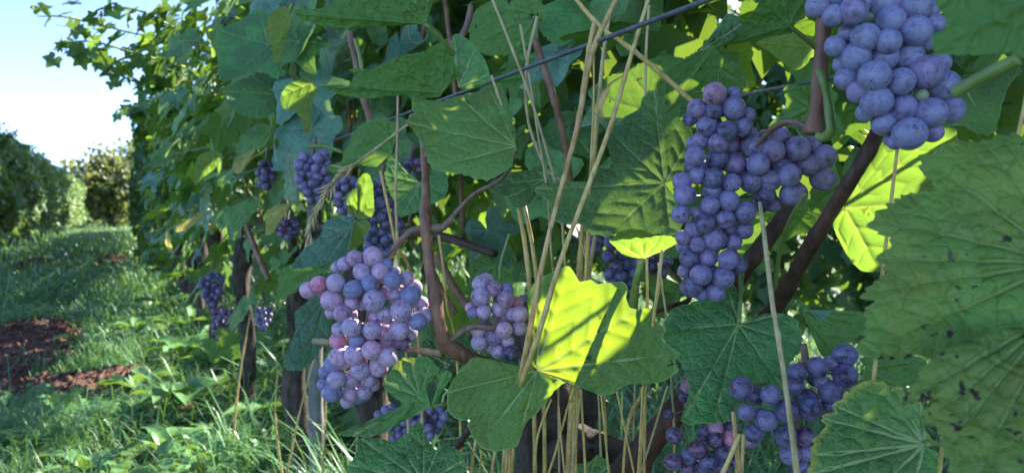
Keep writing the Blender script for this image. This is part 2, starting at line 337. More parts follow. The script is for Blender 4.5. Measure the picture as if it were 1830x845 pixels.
# ------------------------------------------------------------------ ground, soil
def in_poly(x, y, poly):
    c = np.zeros(len(x), bool); j = len(poly) - 1
    for i in range(len(poly)):
        xi, yi = poly[i]; xj, yj = poly[j]
        with np.errstate(divide='ignore', invalid='ignore'):
            t = ((yi > y) != (yj > y)) & (x < (xj - xi) * (y - yi) / (yj - yi + 1e-12) + xi)
        c ^= t; j = i
    return c
def hgt(x, y):
    return 0.018 * np.sin(x * 2.1 + 1) * np.sin(y * 1.7) + 0.012 * np.sin(x * 5.3 + y * 3.1) - 0.02
gx = np.concatenate([np.linspace(-160, -6, 14)[:-1], np.linspace(-6, 6, 61), np.linspace(6, 160, 14)[1:]])
gy = np.concatenate([np.linspace(-20, -1, 6)[:-1], np.linspace(-1, 14, 76), np.linspace(14, 300, 24)[1:]])
X, Y = np.meshgrid(gx, gy, indexing='ij')
Z = np.where((abs(X) <= 6) & (Y >= -1) & (Y <= 14), hgt(X, Y), -0.02)
i, j = np.meshgrid(np.arange(len(gx) - 1), np.arange(len(gy) - 1), indexing='ij'); ny = len(gy)
g = np_mesh('ground', np.stack([X, Y, Z], -1).reshape(-1, 3), [np.stack([i * ny + j, (i + 1) * ny + j, (i + 1) * ny + j + 1, i * ny + j + 1], -1).reshape(-1, 4)])
tag(link('ground', g, M['ground']), 'rough ground under the grass of the vineyard', 'ground', kind='structure')

soil_px = [
    [(-60, 640), (-20, 600), (60, 578), (130, 578), (140, 600), (128, 640), (60, 672), (-20, 700), (-80, 720)],
    [(-10, 690), (90, 680), (170, 676), (245, 672), (230, 695), (150, 712), (60, 706), (-10, 710)],
    [(160, 467), (190, 460), (230, 462), (225, 469), (180, 474)],
    [(20, 474), (60, 466), (105, 470), (90, 478), (40, 481)],
]
soil_polys = [[tuple(ground_at(*p)[:2]) for p in poly] for poly in soil_px]
soil_labels = ['broad reddish brown soil patch at the edge of the path, the largest bare patch',
               'long thin strip of reddish soil in the grass just below the broad bare patch',
               'small dark bare patch in the middle of the grass path, far along it',
               'small bare patch at the foot of the neighbouring vine row']
for poly, lab in zip(soil_polys, soil_labels):
    pa = np.array(poly); c = pa.mean(0); n = 46
    lo, hi = pa.min(0), pa.max(0)
    xx, yy = np.meshgrid(np.linspace(lo[0] - .1, hi[0] + .1, n), np.linspace(lo[1] - .1, hi[1] + .1, n), indexing='ij')
    ins = in_poly(xx.ravel(), yy.ravel(), poly).reshape(n, n).astype(float)
    for _ in range(4):
        p = np.pad(ins, 1, mode='edge'); ins = (p[:-2, 1:-1] + p[2:, 1:-1] + p[1:-1, :-2] + p[1:-1, 2:] + p[1:-1, 1:-1]) / 5
    zz = hgt(xx, yy) + (ins - 0.25) * 0.10 + rng.normal(0, 0.006, (n, n)) * ins
    i, j = np.meshgrid(np.arange(n - 1), np.arange(n - 1), indexing='ij')
    V = [np.stack([xx, yy, zz], -1).reshape(-1, 3)]; Fs = [np.stack([i * n + j, (i + 1) * n + j, (i + 1) * n + j + 1, i * n + j + 1], -1).reshape(-1, 4)]
    # clods and bark-like crumbs lying on it: little squashed boxes
    area = np.prod(hi - lo); m = int(min(2600, 1500 * area + 150)); base = n * n
    ii = rng.integers(1, n - 1, m); jj = rng.integers(1, n - 1, m); keep = ins[ii, jj] > 0.4; ii, jj = ii[keep], jj[keep]; m = len(ii)
    cc = np.stack([xx[ii, jj], yy[ii, jj], zz[ii, jj] + 0.004], -1) + rng.normal(0, .02, (m, 3)) * [1, 1, .15]
    box = np.array([[-1, -1, -1], [1, -1, -1], [1, 1, -1], [-1, 1, -1], [-.7, -.7, 1], [.7, -.6, 1], [.6, .7, 1], [-.7, .6, 1]], float)
    sz = rng.uniform(.4, 1.3, (m, 1, 3)) * np.array([.016, .009, .006]); a = rng.uniform(0, 6.3, m)
    b = box[None] * sz; ca, sa = np.cos(a)[:, None], np.sin(a)[:, None]
    bb = np.stack([b[..., 0] * ca - b[..., 1] * sa, b[..., 0] * sa + b[..., 1] * ca, b[..., 2] + b[..., 0] * rng.normal(0, .5, (m, 1))], -1) + cc[:, None]
    V.append(bb.reshape(-1, 3)); fb = np.array([[0, 1, 5, 4], [1, 2, 6, 5], [2, 3, 7, 6], [3, 0, 4, 7], [4, 5, 6, 7]])
    Fs.append((fb[None] + (base + 8 * np.arange(m))[:, None, None]).reshape(-1, 4))
    tag(link('soil_patch', np_mesh('soil_patch', np.concatenate(V), [np.concatenate(Fs)], smooth=False), M['soil']), lab, 'soil', kind='stuff')

WEEDS = [(335, 745, 8, .28, .52, .85), (395, 660, 10, .30, .36, 1.0), (330, 640, 9, .27, .36, 1.0), (160, 625, 8, .22, .32, .9), (60, 625, 5, .10, .3, .9), (470, 640, 10, .30, .36, 1.0), (490, 760, 8, .24, .32, 1.0), (150, 835, 7, .17, .3, .8), (250, 700, 7, .22, .36, .9), (420, 600, 10, .34, .36, 1.0), (300, 820, 7, .19, .3, .9), (300, 560, 9, .30, .32, 1.0), (610, 800, 9, .26, .32, 1.0), (215, 760, 7, .17, .34, .8), (380, 790, 7, .18, .3, .9), (245, 600, 8, .24, .3, .9), (100, 520, 8, .24, .3, .9), (350, 590, 9, .30, .36, 1.0)]
weed_xy = [ground_at(w_[0], w_[1])[:2] for w_ in WEEDS]
# ------------------------------------------------------------------ grass
def blades(x, y, h, wd, lean, seg_bend=0.6):
    n = len(x); az = rng.uniform(0, 2 * math.pi, n); ux, uy = np.cos(az), np.sin(az)
    px_, py_ = -uy, ux; z0 = hgt(x, y) - 0.01
    V = np.zeros((n, 7, 3))
    for q, (t, wf) in enumerate([(0, 1), (0.42, 0.85), (0.78, 0.55)]):
        off = lean * h * t ** 1.8; zz = z0 + h * t * (1 - seg_bend * lean * t * 0.55)
        for side, sg in ((0, -1), (1, 1)):
            V[:, q * 2 + side, 0] = x + ux * off + sg * px_ * wd * wf
            V[:, q * 2 + side, 1] = y + uy * off + sg * py_ * wd * wf
            V[:, q * 2 + side, 2] = zz
    off = lean * h * 1.05; V[:, 6, 0] = x + ux * off; V[:, 6, 1] = y + uy * off; V[:, 6, 2] = z0 + h * (1 - seg_bend * lean * 0.55) - h * lean * 0.12
    o = (7 * np.arange(n))[:, None]
    Q = np.concatenate([o + np.array([[0, 1, 3, 2]]), o + np.array([[2, 3, 5, 4]])]); T = o + np.array([[4, 5, 6]])
    return V.reshape(-1, 3), Q, T
def grass_area(n, dmin, dmax, x0, x1, hmean, wmean, name, lab, power=1.0):
    d = dmin * (dmax / dmin) ** (rng.uniform(0, 1, n) ** power); xp = rng.uniform(x0, x1, n)
    x = (xp - CX) / F * d; y = d + rng.normal(0, .02, n)
    clump = np.sin(x * 7.1 + 1.3) * np.sin(y * 6.3) + np.sin(x * 2.3 - y * 3.1)
    keep = rng.uniform(0, 1, n) < 0.75 + 0.25 * clump
    for poly in soil_polys: keep &= ~(in_poly(x, y, poly) & (rng.uniform(0, 1, n) > 0.10))
    for (wx, wy), w_ in zip(weed_xy, WEEDS): keep &= ~((np.hypot(x - wx, (y - wy) * .6) < w_[3] * .75) & (rng.uniform(0, 1, n) > .25))
    x, y, clump, d = x[keep], y[keep], clump[keep], d[keep]; n = len(x)
    h = hmean * rng.gamma(6, 1 / 6, n) * (1 + 0.28 * clump); wdt = wmean * rng.uniform(.6, 1.5, n) * np.clip(d / 3, .8, 6)
    V, Q, T = blades(x, y, h, wdt, rng.beta(2.6, 1.6, n) * 1.25)
    tag(link(name, np_mesh(name, V, [Q, T]), M['grass']), lab, 'grass', kind='stuff')
grass_area(56000, 1.35, 6.0, -250, 720, 0.120, 0.0019, 'grass', 'long bent grass growing over the path and under the vine row')
grass_area(26000, 6.0, 70.0, -220, 420, 0.15, 0.0030, 'grass', 'grass of the path running away between the two vine rows')
grass_area(24000, 1.2, 14, 400, 2050, 0.20, 0.0036, 'grass', 'grass seen through the gaps behind the hanging grapes')

# ------------------------------------------------------------------ foliage masses
LEAFLET = np.array([(0, 0, 0), (.30, -.10, .03), (.52, .22, -.02), (.36, .40, .05), (.40, .78, -.03), (.16, .72, .05), (0, 1.08, -.06),
                    (-.16, .72, .05), (-.40, .78, -.03), (-.36, .40, .05), (-.52, .22, -.02), (-.30, -.10, .03)]) * [1, 1, 1]
LT = np.array([[0, k, k + 1] for k in range(1, 11)])
def leaf_cloud(C, size, nrm):
    """many small lobed leaves: centres (n,3), sizes (n,), normals (n,3)"""
    n = len(C); nrm = nrm / (np.linalg.norm(nrm, axis=1)[:, None] + 1e-9)
    t = rng.normal(0, .6, (n, 3)) + [0, 0, -0.9]; t -= nrm * (t * nrm).sum(1)[:, None]; t /= np.linalg.norm(t, axis=1)[:, None] + 1e-9
    b = np.cross(t, nrm)
    L = LEAFLET - [0, .45, 0]
    V = C[:, None] + size[:, None, None] * (L[None, :, 0:1] * b[:, None] + L[None, :, 1:2] * t[:, None] + (L[None, :, 2:3] * 1.6 - 0.22 * (L[None, :, 1:2]) ** 2) * nrm[:, None])
    T = (LT[None] + (12 * np.arange(n))[:, None, None]).reshape(-1, 3)
    return V.reshape(-1, 3), T
def crown_mesh(name, C, size, nrm, mat, parent, smooth=False):
    V, T = leaf_cloud(C, size, nrm)
    o = link(name, np_mesh(name, V - np.array(wloc(parent)), [T], smooth=smooth), mat, parent, (0, 0, 0)); o['kind'] = 'stuff'; return o
def trunk_geo(base, top, r0, seed, twist=0.03):
    g = random.Random(seed); b, t = Vector(base), Vector(top); P = []
    for k in range(7):
        f = k / 6; p = b.lerp(t, f)
        if 0 < k < 6: p += Vector((g.uniform(-1, 1), g.uniform(-1, 1), 0)) * twist
        P.append(p)
    rr = [r0 * v for v in (1.35, 1.05, .95, .9, .92, 1.0, 1.25)]
    return P, rr

def far_vine(base, along, across, nleaf, lsize, label, group, half=0.6, top=1.85, low=0.5, depth=0.34, shoots=3, mat='crown'):
    root = empty('grapevine', base, label, 'grapevine', group)
    P, rr = trunk_geo((0, 0, -0.02), (0.02, 0, 0.7), 0.036, rnd.random())
    tube('trunk', [Vector(base) + p for p in P], rr, M['bark'], root, ns=7, n=10, rough=.15, seed=3)
    s = rng.uniform(-half, half, nleaf); z = low + (top - low) * rng.beta(1.5, 1.25, nleaf)
    wdt = depth * (0.75 + 0.35 * np.sin(z * 4 + base[1]) + rng.normal(0, .1, nleaf)); side = np.where(rng.uniform(0, 1, nleaf) < .62, -1, 1)
    p = side * np.abs(wdt) * rng.uniform(.45, 1.0, nleaf)
    z += 0.10 * np.sin(s * 5 + base[1] * 3)
    C = np.array(base)[None] + s[:, None] * np.array(along)[None] + p[:, None] * np.array(across)[None]; C[:, 2] = z
    ex = []
    for q in range(shoots):
        a0 = np.array(base) + np.array(along) * rnd.uniform(-half, half); sd = rnd.choice((-1, 1)) * rnd.uniform(.1, .5)
        for t in np.linspace(0, 1, 16):
            e = a0 + np.array(across) * sd * t * t + np.array(along) * .25 * t * rnd.uniform(-1, 1); e[2] = top - .1 + .42 * t - .15 * t * t + rnd.uniform(-.03, .03); ex.append(e + rng.normal(0, .03, 3))
    C = np.vstack([C, ex]); side = np.concatenate([side, np.ones(len(ex))])
    nr = np.array(across)[None] * side[:, None] * .8 + [0, 0, .55] + rng.normal(0, .5, (len(C), 3))
    sz = lsize * rng.uniform(.6, 1.2, len(C)); sz[nleaf:] *= .7
    crown_mesh('foliage', C, sz, nr, M[mat], root)
    return root
A3 = (ROW_D.x, ROW_D.y, 0); X3 = (ROW_N.x, ROW_N.y, 0)
# low broad leaves among the grass
n_ = 5200; d_ = 1.6 * (7 / 1.6) ** rng.uniform(0, 1, n_); x_ = (rng.uniform(-200, 760, n_) - CX) / F * d_; y_ = d_
kp = (np.sin(x_ * 3.3 + 2) * np.sin(y_ * 2.9) + .6 * np.sin(x_ * 7 - y_ * 5)) > .05
for poly in soil_polys: kp &= ~in_poly(x_, y_, poly)
x_, y_ = x_[kp], y_[kp]; C_ = np.stack([x_, y_, hgt(x_, y_) + rng.uniform(.01, .10, len(x_))], -1)
V_, T_ = leaf_cloud(C_, rng.uniform(.022, .06, len(x_)), rng.normal(0, .45, (len(x_), 3)) + [0, -.25, .9])
tag(link('ground_cover', np_mesh('ground_cover', V_, [T_]), M['weed']), 'low broad leaved ground cover growing among the grass', 'ground cover', kind='stuff')
# far part of the same row
q = 0
for s in np.arange(5.9, 40, 1.15):
    near = s < 12
    far_vine(tuple(rowp(s, .42, 0)), A3, X3, 900 if near else 420, 0.115 if near else 0.15, 'leafy grapevine in the far part of the near row, merging with its neighbours', 'far vines of the near row', half=.7, top=1.80, low=.42, depth=.30, shoots=2)
# neighbouring row beyond the path
for s in np.arange(9.5, 60, 1.3):
    nl = 2000 if s < 17 else (1100 if s < 26 else 600)
    far_vine(tuple(rowp(s, -2.75, 0)), A3, (-X3[0], -X3[1], 0), int(nl * 1.25), 0.125 if s < 17 else .15, 'nearest leafy grapevine of the neighbouring row, at the left edge of the photo' if s < 10 else 'leafy grapevine of the neighbouring row on the far side of the grass path', 'vines of the neighbouring row', half=.8, top=2.75 if s < 18 else 2.6, low=.30, depth=.45, shoots=8, mat='crown_left')
# row behind the near one, seen through its gaps
for s in np.arange(-2.6, 22, 1.3):
    far_vine(tuple(rowp(s, 3.1, 0)), A3, X3, 1500 if s < 6.5 else 500, 0.13 if s < 6.5 else 0.17, 'blurred grapevine of the row behind the hanging grapes', 'vines of the row behind', half=.75, top=1.95, low=.25, depth=.4, shoots=3)

# distant trees at the end of the rows
def tree(base, h, rad, label, n=1500, ls=0.55, high=False):
    root = empty('tree', base, label, 'tree')
    b = Vector(base)
    geos = [([b + Vector((0, 0, -.1)), b + Vector((.1, 0, h * .3)), b + Vector((0, .1, h * .75))], [h * .035, h * .026, h * .010])]
    for q in range(6):
        a = q * 1.1 + rnd.random(); st = b + Vector((.05, 0, h * (rnd.uniform(.6, .75) if high else rnd.uniform(.3, .55))))
        geos.append(([st, st + Vector((math.cos(a), math.sin(a), .7)) * rad * .5, st + Vector((math.cos(a), math.sin(a), .55)) * rad], [h * .014, h * .009, h * .004]))
    tube('trunk', geos[0][0], geos[0][1], M['bark'], root, ns=7, extra=[(p, r, 5) for p, r in geos[1:]])
    K = 14; cl = rng.normal(0, 1, (K, 3)); cl /= np.linalg.norm(cl, axis=1)[:, None]; cl *= rng.uniform(.35, .85, (K, 1)) * [rad, rad, h * (.13 if high else .46)]; cl += [0, 0, h * (.83 if high else .42)]
    w_ = rng.integers(0, K, n); C = cl[w_] + rng.normal(0, 1, (n, 3)) * [rad * .23, rad * .23, h * (.05 if high else .09)]
    C += np.array(base)
    crown_mesh('crown', C, ls * rng.uniform(.5, 1.2, n), rng.normal(0, 1, (n, 3)) + [0, 0, .6], M['tree' if base[1] > 40 and base[0] < 0 else 'crown_left'], root)
    return root
def far_at(xp, d): return ((xp - CX) / F * d, d, 0)
tree(far_at(200, 46), 6.4, 2.8, 'hazy round tree at the far end of the grass path', 2600, .34)
tree(far_at(245, 60), 8.6, 3.8, 'yellowish green tree behind the round tree at the end of the path', 2600, .42)
tree(far_at(160, 66), 6.0, 3.4, 'low pale tree beyond the end of the neighbouring vine row', 2000, .42)
tree(far_at(222, 72), 6.4, 4.2, 'wide bushy tree closing the view between the two vine rows', 2200, .46)
tree(far_at(100, 78), 5.6, 4.4, 'broad bushy tree above the far end of the neighbouring row', 2000, .46)
tree(far_at(20, 80), 5.2, 4.6, 'broad bushy tree at the left edge above the neighbouring row', 2000, .46)
# tall unseen trees added to shade the neighbouring row, crowned high to spare the path
for q, (s, pp, hh_, rr_) in enumerate([(10.5, 6.4, 10, 2.2), (14.2, 6.2, 10.4, 2.3), (18.0, 6.6, 10.2, 2.4), (22.2, 6.2, 10, 2.4), (27, 6.6, 10.4, 2.6), (32.5, 6.2, 10.2, 2.7), (38, 6.6, 10.4, 2.8)]):
    o = tree(tuple(rowp(s, pp, 0)), hh_, rr_, 'tall leafy tree in the line behind the vine rows', 1500, .42, True); o['group'] = 'trees added behind the vines for shade'
# ------------------------------------------------------------------ vine leaves
def leaf_mesh(name, base, pts, tips, nt=200, nr=30, teeth=0.055, seed=0, flip=False, cup=0.0, wave=0.05, relief=0.0008, tooth_n=34):
    """a grape leaf as a fan from the petiole joint `base` to the outline `pts`; veins run to the outline points listed in `tips`.
    vertices are relative to base"""
    g = np.random.default_rng(seed)
    B = np.array(base, float); P = np.array([list(p) for p in pts], float) - B
    ring = np.vstack([[0, 0, 0], P]); nrm = np.zeros(3)
    for a, b in zip(ring, np.roll(ring, -1, axis=0)): nrm += np.cross(a, b)
    nrm /= np.linalg.norm(nrm) + 1e-12
    if flip: nrm = -nrm
    e1 = P[tips[len(tips) // 2]].copy(); e1 -= nrm * (e1 @ nrm); e1 /= np.linalg.norm(e1); e2 = np.cross(nrm, e1)
    q2 = np.stack([P @ e1, P @ e2, P @ nrm], -1)
    O = crom(q2, nt); Rm = np.mean(np.linalg.norm(P, axis=1))
    L = np.concatenate([[0], np.cumsum(np.linalg.norm(np.diff(O, axis=0), axis=1))]); u = L / L[-1]
    ph = u * tooth_n + 0.55 * np.sin(u * 23 + seed) + .3 * np.sin(u * 61 + 2 * seed)
    saw = np.abs((ph % 1.0) - .5) * 2; saw = saw ** .8
    amp = teeth * Rm * (0.65 + .5 * np.sin(u * 41 + seed) ** 2) * np.clip(np.minimum(u, 1 - u) * 14, 0, 1)
    rad = O[:, :2] / (np.linalg.norm(O[:, :2], axis=1)[:, None] + 1e-9)
    O[:, :2] += rad * ((saw - .45) * amp)[:, None]
    tip2 = q2[tips][:, :2]; tu = tip2 / np.linalg.norm(tip2, axis=1)[:, None]
    r = np.linspace(0, 1, nr + 1)[1:] ** 0.85
    G = O[None, :, :] * r[:, None, None]                       # (nr, nt, 3)
    G = np.concatenate([np.zeros((1, nt, 3)), G])
    rr = np.concatenate([[0], r])[:, None] * np.ones((1, nt))
    ca = np.argmax(rad @ tu.T, axis=1)                          # nearest vein per spoke
    def sd(q, t): return (q * tu[t]).sum(-1), np.abs(q[..., 0] * tu[t][..., 1] - q[..., 1] * tu[t][..., 0])
    s, d = sd(G[..., :2], ca[None].repeat(nr + 1, 0))
    tri = np.abs(((s - .85 * d) / .0135) % 1 - .5) * 2
    fade = np.clip(rr * 4, 0, 1) * np.clip((1.06 - rr) * 6, 0, 1)
    h = relief * (-(np.exp(-((1 - tri) / .22) ** 2)) * .9 + .5 * (1 - tri)) * fade - relief * 1.6 * np.exp(-(d / .0022) ** 2) * np.clip((1.05 - rr) * 3, 0, 1)
    q = G[..., :2] / Rm; p = g.uniform(0, 6.28, 6)
    lowf = np.sin(q[..., 0] * 2.3 + p[0]) * np.sin(q[..., 1] * 2.6 + p[1]) + .55 * np.sin(q[..., 0] * 5.1 + p[2]) * np.sin(q[..., 1] * 4.6 + p[3]) + .25 * np.sin(q[..., 0] * 9 + p[4]) * np.sin(q[..., 1] * 8 + p[5])
    h = h + wave * Rm * lowf * rr ** 1.3 + cup * Rm * rr ** 2
    G[..., 2] += h
    W = G[..., 0:1] * e1 + G[..., 1:2] * e2 + G[..., 2:3] * nrm
    V = np.concatenate([[[0, 0, 0]], W[1:].reshape(-1, 3)])
    idx = lambda i, j: 1 + (i - 1) * nt + j
    J = np.arange(nt - 1)
    T = np.stack([np.zeros(nt - 1, int), idx(1, J), idx(1, J + 1)], -1)
    I, J2 = np.meshgrid(np.arange(1, nr), J, indexing='ij')
    Q = np.stack([idx(I, J2), idx(I + 1, J2), idx(I + 1, J2 + 1), idx(I, J2 + 1)], -1).reshape(-1, 4)
    # winding: +normal must be the upper face
    v0, v1, v2 = V[T[len(T) // 2]]; 
    qn = sum(np.cross(V[f[1]] - V[f[0]], V[f[2]] - V[f[0]]) for f in Q[::17])
    if qn @ nrm < 0: T = T[:, ::-1]; Q = Q[:, ::-1]; rev = True
    else: rev = False
    Gf = np.concatenate([[[0, 0]], G[1:, :, :2].reshape(-1, 2)]); Rf = np.concatenate([[0], rr[1:].ravel()]); Tf = np.concatenate([[0], np.tile(u, nr)])
    mid = rad[:-1] + rad[1:]; cell = np.argmax(mid @ tu.T, axis=1)
    def uvs(Fa, cl):
        t = cl[:, None].repeat(Fa.shape[1], 1); a, b = sd(Gf[Fa], t)
        return np.stack([a, b], -1), np.stack([Rf[Fa], Tf[Fa]], -1)
    uT, fT = uvs(T, cell); uQ, fQ = uvs(Q, np.tile(cell, nr - 1))
    return np_mesh(name, V, [T, Q], uvs={'vein': [uT, uQ], 'fan': [fT, fQ]}), nrm

# generic leaf shapes, shared by all the leaves that were not picked out one by one
generic = []
for v in range(8):
    g = random.Random(40 + v); pts, tips = [], []
    lob = g.uniform(.75, 1.05)
    prof = [(-166, .34, 0), (-150, .55, 0), (-122, .68, 1), (-96, .60 * lob + .04, 0), (-62, .88, 1), (-34, .66 * lob + .06, 0), (-12, .92, 0), (0, 1.08, 1),
            (12, .92, 0), (34, .66 * lob + .06, 0), (62, .88, 1), (96, .60 * lob + .04, 0), (122, .68, 1), (150, .55, 0), (166, .34, 0)]
    droop, fold = g.uniform(.05, .42), g.uniform(-.12, .30)
    for a, rr_, t in prof:
        rr_ *= g.uniform(.93, 1.07); a_ = R(a + g.uniform(-3, 3)); x, y = math.sin(a_) * rr_ * .58, math.cos(a_) * rr_ * .58
        z = -droop * y * abs(y) * 1.2 + fold * abs(x) * .8 - .25 * max(0, abs(x) - .2) ** 1.2
        if t: tips.append(len(pts))
        pts.append((x, y, z))
    sc_ = 0.115
    me, nn = leaf_mesh('vine_leaf', (0, 0, 0), [(x * sc_, y * sc_, z * sc_) for x, y, z in pts], tips, nt=96, nr=11, teeth=.07, seed=v, wave=.07, relief=.0006, tooth_n=30, flip=False)
    if nn[2] < 0:
        me, nn = leaf_mesh('vine_leaf', (0, 0, 0), [(x * sc_, y * sc_, z * sc_) for x, y, z in pts], tips, nt=96, nr=11, teeth=.07, seed=v, wave=.07, relief=.0006, tooth_n=30, flip=True)
    generic.append(me)
gen_mats = {}
def generic_leaf(parent, pos, nrm, tipdir, size, mat='leaf'):
    v = rnd.randrange(8); key = (v, mat)
    if key not in gen_mats:
        me = generic[v].copy(); me.materials.append(M[mat]); gen_mats[key] = me
    n = Vector(nrm).normalized(); t = Vector(tipdir); t = (t - n * t.dot(n)).normalized(); x = t.cross(n)
    o = bpy.data.objects.new('leaf', gen_mats[key]); col.objects.link(o); o.parent = parent
    rot = Matrix((x, t, n)).transposed()
    k = size / 0.115
    o.matrix_local = Matrix.Translation(Vector(pos) - wloc(parent)) @ (rot @ Matrix.Diagonal((k, k, k))).to_4x4()
    return o

# ------------------------------------------------------------------ the near row: five vines with their own trunks, canes and leaves
ROWC = 0.42
vine_s = [0.67, 2.02, 2.99, 4.10, 5.05, 1.36, -0.42]
vine_lab = ['nearest grapevine, its big leaves and reddish canes filling the picture around the hanging grapes',
            'grapevine whose dark trunk rises beside a grey stake below the dewy lilac grapes',
            'grapevine with a dark trunk standing in the grass left of the staked trunk',
            'grapevine further along the near row with leafy shoots arching over the path',
            'grapevine before the hedge-like end of the near row, its leaves closing it off',
            'grapevine directly behind the dewy lilac grapes, its leaves showing above and beside them',
            'grapevine reaching in from the right edge behind the huge spotted leaf']
vines = []
for q, s in enumerate(vine_s):
    b = rowp(s, ROWC, 0); root = empty('grapevine', b, vine_lab[q], 'grapevine', 'grapevines of the near row'); vines.append(root)
    hh = 0.70
    P, rr = trunk_geo(b + Vector((0, 0, -.04)), b + ROW_D * rnd.uniform(-.03, .03) + Vector((0, 0, hh)), 0.033 if q else 0.040, 5 + q, .018)
    tube('trunk', P, rr, M['bark'], root, ns=14, n=46, rough=.20, seed=q)
    if q:
        for sg in (-1, 1):
            a = P[-1]; tube('cane', [a - Vector((0, 0, .05)), a + ROW_D * sg * .15 + Vector((0, 0, .06)), a + ROW_D * sg * .34 + Vector((0, 0, .07)), a + ROW_D * sg * .56 + Vector((0, 0, .05))], [.014, .010, .008, .005], M['cane_dark'], root, rough=.08, seed=q)
        for c in range(3):
            st = P[-1] + ROW_D * rnd.uniform(-.5, .5) + ROW_N * .06 + Vector((0, 0, .05)); dx = rnd.uniform(-.15, .1)
            tube('cane', [st, st + ROW_N * dx * .3 + Vector((0, 0, .35)), st + ROW_N * dx + ROW_D * rnd.uniform(-.1, .1) + Vector((0, 0, .72)), st + ROW_N * dx * 1.6 + ROW_D * rnd.uniform(-.15, .15) + Vector((0, 0, 1.08))], [.0042, .004, .003, .002], M['cane'], root)

# patches that the sun reaches in the photograph: nothing of the loose leaves may stand between them and the sun
sun_spots = [at(1058, 575, .47), at(1003, 505, .478), at(1002, 560, .475), at(1003, 602, .473), at(1022, 530, .477), at(1050, 558, .475), at(1035, 540, .47), at(1080, 600, .47), at(1040, 610, .47), at(1150, 435, .5), at(1180, 430, .5), at(1150, 300, .5), at(1165, 330, .5), at(1590, 330, .40), at(1540, 420, .40), at(1560, 300, .41), at(1630, 290, .41), at(1530, 360, .41), at(1530, 450, .41), at(1570, 460, .41), at(1640, 330, .41), at(1600, 400, .41),
             at(1400, 95, .55), at(1155, 125, .66), at(535, 180, 1.0), at(490, 390, 1.0), at(400, 320, 1.4), at(340, 400, 1.5), at(870, 400, .6), at(780, 560, .5), at(782, 535, .5), at(665, 350, .72)]
def shades_spot(p, rad=.06):
    for t in sun_spots:
        v = p - t; a = v.dot(SUN)
        if a > .02 and (v - SUN * a).length < rad: return True
    return False
count = [0] * 7
HOLES = [((1290, 1460), (90, 240), 14.0), ((1400, 1580), (380, 560), 14.0), ((1000, 1240), (690, 860), 14.0), ((560, 690), (600, 860), 14.0), ((1330, 1480), (540, 640), 14), ((460, 580), (640, 860), 14)]
def blocked(p):
    X_, Y_, d = px(p)
    if d < .12: return True
    if -400 < X_ < 2200 and d < 0.35: return True
    if X_ > 700 and -80 < Y_ < 940 and d < .66: return True
    if 470 < X_ <= 700 and -80 < Y_ < 940 and d < 1.0: return True
    if 330 < X_ <= 470 and -80 < Y_ < 800 and d < 1.15: return True
    for (xa, xb), (ya, yb), dm in HOLES:
        if xa < X_ < xb and ya < Y_ < yb and d < dm: return rnd.random() < .9
    return False
tries = 0
while tries < 9000:
    tries += 1
    near = tries < 4200
    s = rnd.uniform(-1.0, 1.7) if near else rnd.uniform(1.1, 5.6)
    p = ROWC + (rnd.uniform(.0, .40) if near else rnd.triangular(-.33, .34, -.24)); z = rnd.triangular(.55 if near else .40, 1.85, 1.1)
    if not near and rnd.random() < .35: z = rnd.uniform(.95, 1.80)
    pos = rowp(s, p, z); X_, Y_, d = px(pos)
    if blocked(pos) or d < .2: continue
    vis = -160 < X_ < 1990 and -160 < Y_ < 960
    if not vis and (X_ < -600 or X_ > 3200 or Y_ > 960 or rnd.random() < (.30 if near else .65)): continue
    if shades_spot(pos): continue
    q = min(range(7), key=lambda k: abs(vine_s[k] - s))
    if count[q] >= (150, 230, 290, 290, 290, 170, 150)[q]: continue
    if rnd.random() > (.85 if near else .95): continue
    count[q] += 1
    side = -1 if p < ROWC + .1 else rnd.choice((-1, 1))
    n = ROW_N * side * .75 + Vector((0, 0, .65)) + Vector((rnd.gauss(0, .42), rnd.gauss(0, .42), rnd.gauss(0, .35)))
    t = Vector((rnd.gauss(0, .6), rnd.gauss(0, .6), -1))
    m = rnd.choices(('leaf', 'leaf_dark', 'leaf_blue', 'leaf_lime', 'leaf_yellow', 'leaf_spot', 'leaf_pale'), (36, 18, 18, 15, 1.5, 10, 2))[0]
    generic_leaf(vines[q], pos, n, t, rnd.uniform(.075, .135), m)
